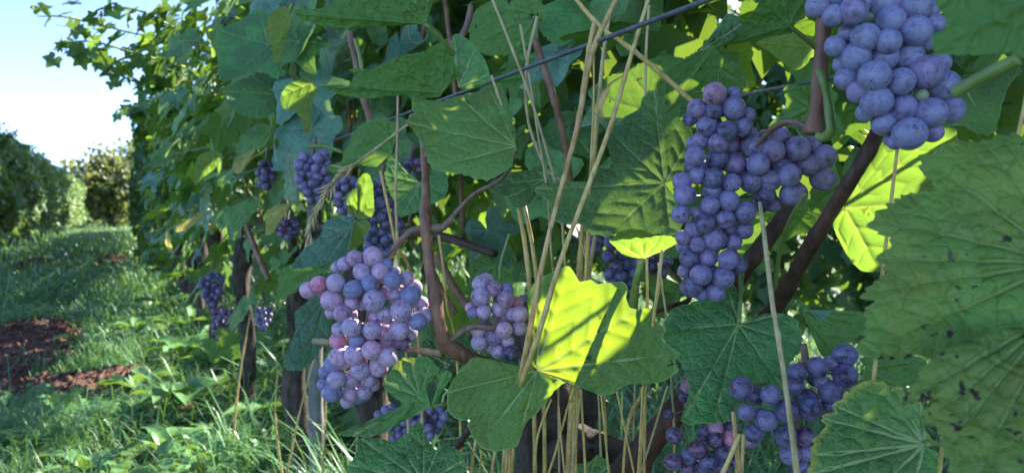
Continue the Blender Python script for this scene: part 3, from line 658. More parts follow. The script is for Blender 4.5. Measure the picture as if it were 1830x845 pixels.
# leaves added to the canopy as sun blockers: wherever the photograph is in shade, some leaf stands between that point and the sun
have = [(o, o.matrix_local.translation + o.parent.location) for v in vines for o in v.children if o.name.startswith('leaf')]
pos_arr = np.array([list(p) for o, p in have])
def line_dist(t):
    v = pos_arr - np.array(t); a = v @ np.array(SUN); return np.where(a > .05, np.linalg.norm(v - a[:, None] * np.array(SUN), axis=1), 9)
spot_px = [((985, 1140), (478, 640))]
added = 0
for gy_ in range(-20, 880, 38):
    for gx_ in range(520, 1860, 38):
        X_, Y_ = gx_ + rnd.uniform(-14, 14), gy_ + rnd.uniform(-14, 14)
        d = .47 if X_ < 1340 else (.40 if X_ < 1520 else .30)
        t = at(X_, Y_, d)
        if line_dist(t).min() < .036: continue
        for _ in range(10):
            a = rnd.uniform(.16, .75); c = t + SUN * a + Vector((rnd.gauss(0, .012), rnd.gauss(0, .012), rnd.gauss(0, .012))); perp = c.dot(ROW_N)
            if perp < .42 or perp > .95 or c.z > 1.9: continue
            if blocked(c) or shades_spot(c, .060): continue
            q = min((k for k in (0, 5, 6, 1) if count[k] < 296), key=lambda k: abs(vine_s[k] - c.dot(ROW_D)), default=None)
            if q is None: break
            n = SUN * rnd.choice((-1, 1)) * .8 + Vector((rnd.gauss(0, .35), rnd.gauss(-.2, .35), rnd.gauss(.2, .35)))
            generic_leaf(vines[q], c, n, (rnd.gauss(0, .6), rnd.gauss(0, .6), -1), rnd.uniform(.10, .14), rnd.choice(('leaf', 'leaf_dark', 'leaf', 'leaf_spot')))
            pos_arr = np.vstack([pos_arr, [list(c)]]); count[q] += 1; added += 1
            break
# smaller leaves added to keep the sun off the green parts of the central leaf
for X_, Y_ in ((1155, 590), (1190, 630), (1150, 650), (1115, 668), (1080, 690), (1035, 668), (990, 668), (1000, 690), (940, 720), (900, 690), (880, 740), (860, 700), (900, 780), (845, 680), (1180, 670), (965, 560), (960, 620)):
    t = at(X_, Y_, .465)
    if line_dist(t).min() < .026: continue
    for _ in range(30):
        a = rnd.uniform(.20, .8); c = t + SUN * a + Vector((rnd.gauss(0, .014), rnd.gauss(0, .014), rnd.gauss(0, .014))); perp = c.dot(ROW_N)
        if perp < .40 or perp > 1.0 or shades_spot(c, .040) or px(c)[2] < .6: continue
        q = min((k for k in (0, 5, 6, 1) if count[k] < 298), key=lambda k: abs(vine_s[k] - c.dot(ROW_D)))
        generic_leaf(vines[q], c, SUN * .9 + Vector((rnd.gauss(0, .3), rnd.gauss(0, .3), rnd.gauss(0, .3))), (rnd.gauss(0, .6), rnd.gauss(0, .6), -1), rnd.uniform(.065, .085), 'leaf_dark')
        pos_arr = np.vstack([pos_arr, [list(c)]]); count[q] += 1; break
# leaves filling the wall left of the middle
tries = 0
while tries < 260:
    tries += 1
    X_, Y_ = rnd.uniform(470, 780), rnd.uniform(-40, 330); d = rnd.uniform(1.0, 2.3); c = at(X_, Y_, d); perp = c.dot(ROW_N)
    if perp < .22 or perp > .8 or shades_spot(c): continue
    q = min((k for k in (5, 1) if count[k] < 292), key=lambda k: abs(vine_s[k] - c.dot(ROW_D)), default=None)
    if q is None: break
    generic_leaf(vines[q], c, -ROW_N * .8 + Vector((rnd.gauss(0, .4), rnd.gauss(-.2, .4), .6 + rnd.gauss(0, .3))), (rnd.gauss(0, .6), rnd.gauss(0, .6), -1), rnd.uniform(.09, .14), rnd.choice(('leaf', 'leaf_dark', 'leaf_blue', 'leaf', 'leaf_lime'))); count[q] += 1
# the rest of the canopy, on the sunny side of the row and mostly hidden from here: one part per vine
for q in (0, 1, 2, 3, 4, 5, 6):
    C = []
    for _ in range(2600):
        s = vine_s[q] + rnd.uniform(-.62, .62); p = rnd.uniform(.62, .98); z = rnd.triangular(.72, 1.95, 1.35); c = rowp(s, p, z)
        X_, Y_, d = px(c)
        if d < .5 or shades_spot(c, .055) or blocked(c) or len(C) >= 260: continue
        if 1270 < X_ < 1480 and -40 < Y_ < 250 and rnd.random() < .6: continue
        C.append(list(c))
    C = np.array(C)
    if len(C): crown_mesh('outer_leaves', C, rng.uniform(.08, .13, len(C)), np.array(ROW_N)[None] * .8 + [0, 0, .6] + rng.normal(0, .5, (len(C), 3)), M['crown'], vines[q])
# shoots arching out over the path against the sky
for pl, dd in (([(345, 70), (250, 62), (170, 42), (112, 30), (68, 30)], (2.7, 2.5, 2.4, 2.3, 2.25)), ([(330, 120), (240, 95), (165, 75), (110, 80), (104, 95)], (2.6, 2.4, 2.3, 2.3, 2.3)),
               ([(330, 60), (250, 20), (185, 15), (160, 30)], (2.5, 2.3, 2.25, 2.2)), ([(310, 150), (250, 150), (170, 110), (148, 100)], (2.8, 2.5, 2.35, 2.3)),
               ([(300, 190), (250, 190), (222, 205)], (3.2, 3.0, 2.9)), ([(320, 90), (270, 110), (205, 130)], (2.9, 2.7, 2.6))):
    P = [at(x, y, d) for (x, y), d in zip(pl, dd)]
    tube('shoot', P, [.005] + [.0035] * (len(P) - 2) + [.0015], M['cane_green'], vines[3], ns=6)
    C = crom([list(p) for p in P], 13)
    for k, c in enumerate(C):
        for _ in range(2):
            f = k / 12; n = Vector((rnd.gauss(-.3, .6), rnd.gauss(-.6, .5), rnd.gauss(.7, .4)))
            generic_leaf(vines[3], Vector(c) + Vector((rnd.gauss(0, .02), rnd.gauss(0, .03), rnd.gauss(-.005, .02))), n, (rnd.gauss(0, .7), rnd.gauss(0, .7), -.8), rnd.uniform(.8, 1.15) * (.115 - .055 * f), rnd.choice(('leaf', 'leaf_dark', 'leaf', 'leaf_lime')))
# ------------------------------------------------------------------ the large leaves near the lens, one by one
A = vines[0]
def Z(ox, oy, k): return lambda x, y: (ox + x / k, oy + y / k)
ID = lambda x, y: (x, y)
def hero(base, outline, d, mat='leaf', under=False, tilt=28, yaw=0, cup=0.0, wave=.045, z=ID, vine=None, label=None, pet=None, teeth=.055, relief=.0008, seed=None, hi=True, pr=.0016, tn=34):
    vine = vine or A
    bx, by = z(*base); tips = [i for i, p in enumerate(outline) if len(p) == 3]
    tt, ty = math.tan(R(-tilt if under else tilt)), math.tan(R(yaw))
    def P(x, y):
        return at(x, y, d * (1 - tt * (y - by) / F - ty * (x - bx) / F))
    B = P(bx, by); pts = [P(*z(p[0], p[1])) for p in outline]
    ring = [B] + pts; n = Vector((0, 0, 0))
    for a, b in zip(ring, ring[1:] + ring[:1]): n += (a - B).cross(b - B)
    front = n.dot(CAM - B) > 0
    flip = (not front) if not under else front
    me, nn = leaf_mesh('vine_leaf', B, pts, tips, nt=230 if hi else 140, nr=40 if hi else 18, teeth=teeth, seed=seed if seed is not None else rnd.randrange(999), flip=flip, cup=cup, wave=wave, relief=relief, tooth_n=tn)
    o = link('leaf', me, M[mat], vine, B - wloc(vine))
    if label: o['label'] = label
    if pet:
        pp = [B + Vector(nn) * 0.0005] + [at(*q) for q in pet]
        tube('petiole', pp, [pr] * (len(pp) - 1) + [pr * 1.5], M['cane_green'], o, ns=7)
    return o
z3b = Z(520, 0, 3.522)
hero((845, 150), [(925, -40), (880, -120, 1), (700, -170, 1), (500, -150, 1), (350, -60), (300, 5), (270, 42), (180, 62), (60, 66), (15, 90, 1), (100, 140), (180, 166), (285, 190), (400, 170), (600, 146), (770, 152)],
     .46, 'leaf_under', True, 20, yaw=-15, z=z3b, teeth=.02, label='long green leaf at the top edge with a brown dried tip', pet=[(795, 78, .475), (830, 130, .50)], cup=.10)
hero((950, 582), [(935, 614), (860, 617), (780, 628), (720, 602), (620, 600), (480, 620), (340, 605), (260, 572), (190, 545, 1), (280, 540), (365, 560), (372, 530), (400, 472), (362, 440), (440, 432), (500, 442), (600, 388, 1), (700, 346), (830, 326), (880, 292), (960, 275, 1), (1000, 340), (1045, 420, 1), (1062, 470), (1000, 535)],
     .47, 'leaf_under', True, 15, yaw=-20, z=z3b, teeth=.02, label='green leaf seen from below with holes and a torn tip, just above the wire')
hero((1050, 548), [(985, 300), (1010, 210, 1), (1080, 225), (1150, 290, 1), (1215, 380), (1240, 460, 1), (1232, 510), (1070, 555), (1052, 500), (1062, 440), (1020, 380)],
     .475, 'leaf', False, 10, yaw=25, z=z3b, teeth=.015, hi=False, cup=-.12, label='small smooth leaf folded over above the wire')
zA = Z(460, 0, 2.011)
hero((928, 522), [(915, 608), (830, 634), (740, 622), (640, 602, 1), (608, 568), (592, 520), (558, 470), (535, 440, 1), (560, 405), (553, 375), (570, 352), (650, 362), (715, 338, 1), (790, 322), (830, 300, 1), (872, 290), (892, 330), (905, 410), (925, 470)],
     .45, 'leaf_dew', False, 38, yaw=-8, z=zA, teeth=.04, label='dew covered green leaf under the wire above the brown cane', seed=5, wave=.07)
zB = Z(920, 0, 2.011)
hero((540, 655), [(600, 640), (622, 560), (640, 480, 1), (610, 430), (562, 420), (540, 375), (500, 325, 1), (462, 352), (438, 395), (372, 440), (345, 470, 1), (330, 520), (350, 575), (345, 608), (300, 612), (268, 655), (190, 652), (75, 680, 1), (132, 735), (142, 788), (240, 800), (262, 832), (330, 842, 1), (420, 822), (490, 842), (560, 850, 1), (602, 800), (578, 720)],
     .515, 'leaf', False, 32, z=zB, seed=8, label='broad lobed leaf left of the two winged grape bunch with a sunlit patch', wave=.05)
hero((960, 662), [(948, 645), (950, 590), (942, 540), (946, 515), (970, 495, 1), (990, 486), (1013, 476, 1), (1028, 490), (1036, 505), (1053, 500), (1068, 508), (1118, 505), (1120, 540), (1137, 553, 1), (1172, 550), (1168, 570), (1190, 586), (1187, 608), (1217, 631, 1), (1207, 646), (1214, 661), (1190, 679), (1160, 686), (1120, 687), (1100, 701), (1076, 707, 1), (1055, 695), (1035, 684), (1015, 681), (990, 699), (975, 721), (955, 742), (940, 757), (925, 795, 1), (913, 800), (884, 806), (857, 796, 1), (836, 762), (840, 750), (822, 750), (803, 735), (800, 700, 1), (815, 670), (835, 648), (850, 638), (890, 645), (930, 660)],
     .47, 'leaf_sun', False, 10, seed=12, teeth=.02, tn=60, label='large central leaf with a bright yellow patch where the sun shines through', wave=.045)
hero((1320, 578), [(1345, 570), (1370, 560), (1400, 560, 1), (1425, 575), (1434, 617, 1), (1412, 649), (1415, 670), (1398, 692, 1), (1348, 695), (1313, 736), (1305, 750), (1276, 754, 1), (1244, 756), (1218, 753, 1), (1225, 725), (1232, 700), (1225, 665), (1212, 640), (1203, 622), (1190, 610), (1186, 590, 1), (1195, 560), (1220, 545), (1250, 535), (1300, 505, 1), (1318, 520), (1321, 560)],
     .49, 'leaf_dark', False, 30, seed=3, teeth=.04, label='dark shiny leaf with pale radiating veins under the two winged grape bunch', pet=[(1323, 530, .50), (1326, 470, .52)])
zC = Z(1370, 420, 1.989)
hero((565, 742), [(600, 740), (560, 690), (566, 640), (550, 590, 1), (500, 578), (490, 545), (460, 535, 1), (440, 560), (425, 525), (390, 520, 1), (320, 530), (290, 560), (240, 600, 1), (245, 625), (200, 645, 1), (215, 680), (175, 720), (160, 780, 1), (165, 805), (145, 850, 1), (200, 900), (350, 950, 1), (520, 930, 1), (600, 850), (612, 780)],
     .33, 'leaf_edge', False, 26, z=zC, seed=21, teeth=.06, relief=.0009, label='yellow edged toothed leaf at the bottom right with pale veins', pet=[(1690, 790, .34), (1720, 770, .36)])
hero((1905, 465), [(1900, 280), (1860, 262, 1), (1830, 245), (1785, 243), (1760, 253, 1), (1714, 253), (1678, 268), (1648, 281, 1), (1648, 306), (1671, 327), (1668, 340), (1617, 345), (1559, 388, 1), (1561, 406), (1594, 424), (1594, 434), (1569, 464, 1), (1584, 485), (1541, 525, 1), (1558, 543), (1543, 556), (1548, 581), (1533, 637, 1), (1592, 641), (1653, 637), (1714, 660), (1790, 720, 1), (1900, 700, 1)],
     .255, 'leaf_spot', False, 26, yaw=12, seed=30, teeth=.05, tn=46, relief=.0008, label='huge bumpy leaf with black spots at the right edge', wave=.04)
hero((1890, 560), [(1880, 590), (1830, 585), (1750, 600), (1690, 622), (1650, 655), (1646, 668), (1612, 711, 1), (1620, 718), (1652, 711), (1668, 709), (1657, 732), (1656, 748, 1), (1682, 767), (1684, 800, 1), (1696, 825), (1700, 850), (1720, 900, 1), (1830, 930, 1), (1930, 860, 1), (1930, 640)],
     .235, 'leaf_spot', False, 34, yaw=4, seed=33, teeth=.05, tn=46, relief=.001, label='crinkled blue green leaf at the lower right corner in front of the huge leaf', wave=.06)
hero((1885, -15), [(1900, 140), (1830, 102), (1790, 96), (1735, 100), (1698, 99), (1671, 98), (1664, 86, 1), (1666, 66), (1685, 52), (1686, 36), (1668, 8), (1655, -40, 1), (1750, -120, 1), (1870, -110)],
     .205, 'leaf_under', True, 5, z=ID, teeth=.02, label='blurred grey green leaf in the top right corner', tn=20)
hero((1508, 372), [(1500, 350), (1515, 310), (1560, 275), (1600, 252, 1), (1650, 236), (1690, 229, 1), (1708, 236), (1712, 300), (1700, 360, 1), (1660, 420), (1605, 450), (1570, 484, 1), (1536, 480), (1511, 450), (1492, 415, 1), (1487, 398)],
     .42, 'leaf_lime', True, 8, teeth=.03, label='yellow green backlit leaf behind the diagonal cane', seed=14)
hero((1408, 46), [(1424, 58), (1403, 61), (1357, 72), (1301, 80), (1246, 92, 1), (1262, 80), (1295, 72), (1326, 43), (1345, 22), (1363, -6, 1), (1394, -25, 1), (1440, -12, 1), (1443, 15), (1438, 33)],
     .43, 'leaf_under', True, 32, teeth=.02, hi=False, label='dark leaf seen from below at the top beside the upright cane', pet=[(1440, 70, .44), (1460, 86, .45)])
hero((1250, 90), [(1262, 86), (1285, 70), (1290, 48), (1297, 27, 1), (1311, 28), (1329, 42, 1), (1312, 68, 1), (1280, 85)], .425, 'leaf_dark', False, 20, teeth=.015, hi=False)
hero((1458, 84), [(1455, 66), (1420, 60), (1380, 66), (1352, 77, 1), (1372, 90), (1390, 105), (1420, 125, 1), (1440, 116), (1447, 106), (1458, 100, 1)], .55, 'leaf_lime', True, 5, hi=False, label='small bright lime leaf lit from behind by the upright cane')
hero((1185, 208), [(1205, 205), (1250, 150), (1290, 118), (1275, 84, 1), (1240, 95), (1228, 102), (1215, 105), (1195, 100, 1), (1170, 106), (1150, 110), (1120, 125, 1), (1085, 140), (1062, 172, 1), (1066, 205), (1120, 212)],
     .66, 'leaf_under', True, 12, hi=False, label='wide leaf seen from below behind the leaning straw')
z6 = Z(400, 230, 3.13)
hero((720, 532), [(742, 512), (700, 490), (640, 488, 1), (562, 530), (545, 590), (500, 640, 1), (440, 680), (380, 782, 1), (420, 786), (500, 772), (560, 756, 1), (640, 722), (690, 690, 1), (702, 640), (722, 580)],
     .60, 'leaf_blue', False, 40, z=z6, label='sea green leaf tilted above the dewy lilac grapes')
hero((738, 520), [(752, 526), (800, 514, 1), (822, 540), (790, 600), (750, 650), (700, 692, 1), (690, 640), (712, 560)], .605, 'leaf_lime', True, 5, yaw=30, z=z6, hi=False)
hero((642, 440), [(630, 455), (600, 467), (575, 472, 1), (545, 510), (500, 536, 1), (496, 505), (505, 480, 1), (540, 468), (600, 440)], .66, 'leaf', True, 10, hi=False)
hero((582, 535), [(592, 548), (590, 600), (570, 626), (550, 656, 1), (522, 662), (510, 655), (515, 620, 1), (528, 592), (527, 560, 1), (545, 542), (572, 528, 1)], .62, 'leaf_blue', False, 30, yaw=-15, label='glossy blue green leaf hanging left of the lilac grapes')
z8 = Z(560, 620, 3.757)
hero((715, 330), [(850, 152), (790, 85, 1), (740, 63), (650, 75, 1), (600, 80), (545, 120, 1), (470, 235, 1), (490, 290), (555, 340), (590, 372), (540, 460), (430, 500, 1), (310, 530), (170, 580, 1), (320, 602), (480, 572), (590, 472), (680, 372)],
     .475, 'leaf_dew', False, 36, z=z8, wave=.03, label='blue green leaf curling under the dewy lilac grapes')
hero((795, 395), [(858, 168), (900, 155, 1), (930, 190), (900, 240), (845, 330), (797, 400), (700, 432), (540, 532, 1), (470, 572, 1), (560, 490), (640, 412), (700, 330, 1), (745, 255)],
     .468, 'leaf', True, 5, yaw=20, z=z8, hi=False, teeth=.02, wave=.02, pet=[(800, 722, .475), (830, 735, .50)])
hero((740, 905), [(1000, 862), (1022, 760, 1), (950, 680), (842, 672), (830, 702, 1), (790, 650), (752, 590), (740, 512, 1), (700, 508), (650, 540), (630, 582), (560, 622, 1), (520, 630), (450, 612), (318, 612, 1), (300, 690), (240, 790, 1), (250, 862), (400, 952, 1), (760, 1050, 1), (950, 950)],
     .50, 'leaf_dark', False, 30, z=z8, label='broad deep green leaf at the bottom edge below the lilac grapes')
z1 = Z(220, 0, 3.52)
Bv = vines[1]
hero((912, 278), [(912, 240), (920, 100), (850, 60, 1), (700, 150), (600, 190, 1), (582, 280), (602, 400), (602, 480), (640, 512, 1), (700, 490), (790, 466), (880, 460), (950, 492), (1015, 470, 1), (1010, 420), (950, 390)], 1.12, 'leaf_dark', False, 40, z=z1, vine=Bv, label='large blue green leaf left of the upper middle seen face on')
hero((970, 590), [(970, 500), (900, 470), (800, 480, 1), (700, 530), (630, 580, 1), (700, 622), (640, 642), (690, 682), (740, 722, 1), (860, 752), (960, 702, 1)], 1.15, 'leaf_dark', False, 42, z=z1, vine=Bv)
hero((1050, 160), [(1062, 100), (1010, 40, 1), (930, 90), (905, 180, 1), (910, 240), (940, 330), (940, 390, 1), (980, 392), (1000, 300), (1012, 230)], 1.0, 'leaf_lime', False, 10, z=z1, vine=Bv, hi=False)
hero((1185, 520), [(1200, 470), (1130, 480, 1), (1060, 520), (1020, 550), (990, 610, 1), (1010, 682), (1080, 702), (1120, 762, 1), (1150, 845), (1180, 800, 1), (1190, 650), (1230, 560)], .95, 'leaf_lime', False, 20, z=z1, vine=Bv, label='yellowish green leaf full of holes left of the torn leaf')
hero((940, 130), [(985, 0), (900, -60, 1), (800, -40), (720, 20, 1), (700, 90), (668, 130), (660, 180, 1), (570, 220, 1), (640, 252), (750, 202), (850, 212, 1), (912, 162)], .75, 'leaf', True, 15, z=z6, vine=Bv, hi=False)
hero((1095, 300), [(1080, 290), (1000, 230), (930, 150, 1), (910, 230), (900, 262, 1), (920, 332), (960, 422, 1), (990, 492, 1), (1080, 470), (1150, 430, 1), (1240, 370, 1), (1245, 252), (1160, 225)], .74, 'leaf_dark', False, 28, z=z6)
hero((750, 502), [(690, 472), (690, 380, 1), (722, 340), (770, 322), (745, 290), (800, 250, 1), (830, 300), (838, 400, 1), (835, 480), (790, 512)], .70, 'leaf_lime', False, 8, z=z6, hi=False, label='pale green leaf standing in front of the dark grapes in the shade')
hero((976, 318), [(990, 335), (985, 346), (950, 363, 1), (925, 370), (905, 353, 1), (885, 346), (872, 334, 1), (890, 318), (930, 308), (960, 304, 1)], .56, 'leaf', False, 35, hi=False)
z7 = Z(1000, 400, 5.283)
hero((790, 325), [(850, 318), (930, 275), (1090, 190, 1), (1110, 150), (970, 88, 1), (900, 98), (760, 48, 1), (650, 52), (560, 80), (500, 140, 1), (458, 142, 1), (560, 252), (650, 302), (740, 325)],
     .50, 'leaf_lime', True, 38, z=z7, hi=False, label='lime leaf seen from below with two green stalks under the broad lobed leaf', pet=[(1138, 500, .505), (1130, 560, .52)], pr=.0028)
hero((960, 22), [(958, 8), (920, -25, 1), (880, 0), (850, 20, 1), (838, 50), (845, 82, 1), (870, 98), (920, 96, 1), (962, 72)], .75, 'leaf', True, 12, hi=False)
hero((976, 30), [(972, 42), (940, 32), (922, 46, 1), (908, 35), (902, 12, 1), (920, -12), (962, -20, 1)], .60, 'leaf_spot', True, 10, hi=False)
hero((1102, 20), [(1106, 0), (1050, -24, 1), (1000, 0), (958, 20, 1), (964, 50), (985, 76, 1), (1010, 80), (1042, 60, 1), (1100, 62)], .80, 'leaf_dark', False, 25, hi=False)
hero((120, 262), [(98, 240), (132, 240), (180, 300), (230, 290, 1), (300, 270), (350, 280, 1), (352, 340), (300, 372), (240, 422, 1), (200, 432, 1), (160, 360)], .52, 'leaf_blue', True, 10, z=zC, hi=False)
hero((352, 470), [(330, 440), (400, 410, 1), (470, 430), (560, 440, 1), (540, 520), (470, 540, 1), (400, 520), (330, 530, 1)], .50, 'leaf', True, 10, z=zC, hi=False)
z6b = Z(780, 620, 3.756)
hero((1020, 905), [(870, 842), (920, 790), (1020, 770, 1), (1080, 720, 1), (1120, 740), (1162, 790, 1), (1166, 845), (1100, 950, 1), (900, 935, 1)], .60, 'leaf', False, 30, z=z6b, hi=False)
z2 = Z(220, 220, 3.52)
Cv, Dv = vines[2], vines[3]
hero((1062, 500), [(1055, 497), (960, 520, 1), (890, 570, 1), (898, 640), (893, 702, 1), (940, 692), (1000, 600, 1)], .98, 'leaf_yellow', False, 15, yaw=-20, z=z2, vine=Bv, hi=False, label='pale yellow leaf below the far blue bunch')
hero((1040, 190), [(975, 200, 1), (1000, 183), (1100, 195, 1), (1120, 230), (1060, 282, 1), (1100, 332), (1092, 430, 1), (1080, 482), (1020, 482, 1), (1010, 430), (1040, 382), (1010, 330, 1), (1040, 270)], .93, 'leaf_pale', False, 5, z=z2, vine=Bv, hi=False, label='whitish green curled leaf beside the far blue bunch')
hero((832, 170), [(818, 165), (720, 210, 1), (690, 270, 1), (700, 312), (740, 312, 1), (800, 222)], 1.1, 'leaf_yellow', False, 10, z=z2, vine=Bv, hi=False)
hero((602, 180), [(560, 168, 1), (480, 210, 1), (450, 292, 1), (455, 387, 1), (500, 340), (560, 300, 1), (602, 262)], 1.4, 'leaf_lime', False, 15, z=z2, vine=Cv, hi=False)
hero((932, 30), [(900, 8), (840, 8, 1), (760, 60, 1), (725, 130), (718, 202, 1), (800, 176), (880, 152, 1), (926, 92)], 1.2, 'leaf', False, 15, z=z2, vine=Bv, hi=False)
hero((862, 480), [(850, 440), (800, 470, 1), (660, 540, 1), (640, 622), (680, 692, 1), (760, 642), (830, 562, 1), (880, 502)], 1.2, 'leaf', False, 20, z=z2, vine=Bv, hi=False)
hero((542, 548), [(500, 558), (440, 590, 1), (340, 642), (320, 682, 1), (400, 672), (480, 612, 1)], 1.5, 'leaf_yellow', False, 12, z=z2, vine=Cv, hi=False, label='narrow yellow leaf lying along the vine row in the left half')

# ------------------------------------------------------------------ canes, shoots and stalks near the lens
def cane(pl, wpx, mat, vine=None, name='cane', rough=.085, ns=14, seed=1, extra=None, label=None):
    P = [at(*p) for p in pl]; rr = [wv * .5 * p[2] / F for wv, p in zip(wpx, pl)]
    o = tube(name, P, rr, M[mat], vine or A, ns=ns, n=(len(P) - 1) * 14 + 1, rough=rough, seed=seed, nodes=.16 if mat in ('cane', 'cane_dark') else 0)
    if label: o['label'] = label
    return o
cane([(745, 120, .56), (752, 190, .54), (757, 262, .52), (761, 330, .51), (760, 380, .505), (762, 408, .50), (764, 440, .50), (770, 490, .50), (779, 545, .50), (788, 590, .50), (802, 618, .505), (845, 643, .515), (900, 668, .54), (945, 720, .62)],
     [10, 12, 13, 15, 18, 25, 18, 20, 22, 25, 31, 28, 30, 34], 'cane', label='upright reddish brown cane right of the lilac grapes')
cane([(766, 408, .50), (788, 407, .498), (800, 398, .497), (822, 372, .495), (850, 345, .49), (898, 318, .48), (925, 268, .455)], [12, 15, 11, 8, 7, 7, 4], 'stalk', name='petiole', label='reddish petiole climbing from the brown cane')
cane([(560, 609, .58), (600, 612, .575)], [11, 13], 'twig', name='twig'); cane([(700, 621, .52), (745, 626, .52), (790, 632, .51)], [9, 12, 15], 'twig', name='twig')
cane([(1474, 10, .40), (1470, 70, .40), (1466, 125, .40), (1461, 185, .40), (1454, 240, .40)], [24, 24, 27, 27, 34], 'cane', label='upright reddish cane between the two right bunches', rough=.06)
cane([(1464, 130, .39), (1470, 142, .385), (1477, 170, .385), (1482, 210, .385), (1484, 232, .385), (1474, 245, .39), (1460, 243, .395)], [17, 14, 13, 15, 17, 17, 14], 'cane_green', name='shoot', label='bright green bent shoot against the upright reddish cane')
cane([(1452, 236, .40), (1432, 222, .405), (1408, 217, .41), (1385, 226, .42), (1368, 242, .435), (1352, 262, .45)], [12, 10, 9, 9, 9, 8], 'stalk', name='stalk')
cane([(1820, 105, .26), (1760, 136, .27), (1705, 166, .28)], [24, 23, 22], 'cane_green', name='shoot')
cane([(1640, 130, .42), (1600, 190, .41), (1568, 238, .40), (1545, 280, .395), (1500, 355, .41), (1440, 455, .45), (1378, 560, .53), (1310, 640, .58), (1235, 705, .59), (1178, 770, .60), (1130, 830, .62), (1060, 900, .68)],
     [18, 22, 28, 25, 26, 27, 30, 36, 36, 46, 56, 70], 'cane_dark', label='thick dark brown cane running diagonally across the right half', ns=14, seed=4)
cane([(1425, 330, .56), (1400, 385, .55), (1365, 435, .55), (1325, 490, .56), (1270, 570, .60)], [22, 26, 30, 28, 26], 'cane_dark', seed=6)
cane([(1440, 345, .45), (1410, 395, .47), (1392, 460, .50), (1385, 530, .52)], [5, 6, 7, 7], 'cane_green', name='shoot')
cane([(510, 55, 1.15), (530, 110, 1.15), (560, 180, 1.15), (605, 255, 1.1)], [11, 12, 14, 15], 'cane', vine=Bv); cane([(625, 60, .8), (636, 110, .8), (650, 175, .8), (663, 220, .8)], [11, 13, 13, 13], 'cane')
cane([(634, 70, .79), (645, 110, .79), (650, 160, .79)], [6, 8, 7], 'cane_green', name='shoot')
cane([(955, 70, .75), (972, 120, .75), (988, 170, .75), (1010, 260, .76), (1030, 400, .78)], [11, 13, 13, 11, 11], 'cane')
cane([(842, 10, .68), (836, 40, .68), (824, 70, .67)], [10, 11, 11], 'stalk'); cane([(780, 455, .78), (806, 505, .77), (838, 552, .76)], [14, 16, 15], 'cane'); cane([(770, 478, .80), (790, 520, .80), (815, 560, .8)], [10, 11, 10], 'cane')
cane([(1190, 470, .60), (1232, 530, .55), (1195, 548, .52), (1150, 566, .56)], [5, 9, 8, 7], 'cane_dark', name='twig')
cane([(860, 735, .56), (830, 780, .56), (790, 835, .57), (770, 870, .58)], [10, 13, 15, 16], 'cane_dark')
cane([(440, 400, 1.3), (455, 440, 1.25), (480, 500, 1.2)], [7, 10, 10], 'cane', vine=Bv); cane([(550, 262, .9), (580, 262, .9), (612, 272, .9)], [5, 7, 6], 'cane_green', vine=Bv, name='shoot')
# gnarly head of the nearest trunk
cane([(1010, 930, .80), (985, 850, .74), (980, 790, .70), (968, 740, .68), (990, 695, .68), (1010, 665, .70)], [130, 120, 100, 84, 60, 34], 'bark', name='trunk_head', rough=.22, ns=26, seed=9)
cane([(985, 800, .69), (1040, 790, .67), (1090, 800, .67), (1150, 835, .66)], [70, 60, 50, 46], 'bark', name='trunk_arm', rough=.22, ns=20, seed=10)
# tendril by the top leaf
P_ = [(730, 45), (733, 70), (745, 78), (760, 72), (764, 58), (756, 50)]
cane([(x, y, .50) for x, y in P_], [3, 3, 3, 3, 2, 2], 'cane_green', name='tendril')

# ------------------------------------------------------------------ grapes
def grape_mesh(v):
    g = np.random.default_rng(v); nu, nv = 30, 17
    V = [[0, 0, -1]]
    for i in range(1, nv):
        th = math.pi * i / nv
        for j in range(nu):
            a = 2 * math.pi * j / nu
            V.append([math.sin(th) * math.cos(a), math.sin(th) * math.sin(a), -math.cos(th)])
    V.append([0, 0, 1]); V = np.array(V); p = g.uniform(0, 6, 6)
    k = 1 + .022 * np.sin(V[:, 0] * 2.4 + p[0]) * np.sin(V[:, 2] * 2.1 + p[1]) + .012 * np.sin(V[:, 1] * 5 + p[2]) * np.sin(V[:, 0] * 4 + p[3])
    pole = np.exp(-((V[:, 2] + 1) / .008) ** 2) * .004
    V = V * (k - pole)[:, None] * [.97 - .02 * (v % 3), .97 - .02 * (v % 3), 1]; V[0] = [0, 0, -.997]
    T, Q = [], []
    last = len(V) - 1
    for j in range(nu):
        j2 = (j + 1) % nu
        T.append([0, 1 + j2, 1 + j]); T.append([last, 1 + (nv - 2) * nu + j, 1 + (nv - 2) * nu + j2])
        for i in range(nv - 2): Q.append([1 + i * nu + j, 1 + i * nu + j2, 1 + (i + 1) * nu + j2, 1 + (i + 1) * nu + j])
    return np_mesh('grape', V, [np.array(T), np.array(Q)])
grapes0 = [grape_mesh(v) for v in range(5)]; grape_meshes = {}
def put_grape(root, c, r, mat, axis):
    key = (rnd.randrange(5), mat)
    if key not in grape_meshes:
        me = grapes0[key[0]].copy(); me.materials.append(M[mat]); grape_meshes[key] = me
    o = bpy.data.objects.new('grape', grape_meshes[key]); col.objects.link(o); o.parent = root
    q = (-Vector(axis)).to_track_quat('Z', 'Y')
    o.matrix_local = Matrix.Translation(c - root.location) @ q.to_matrix().to_4x4() @ Matrix.Rotation(rnd.uniform(0, 6.28), 4, 'Z') @ Matrix.Diagonal((r, r, r, 1))
    return o
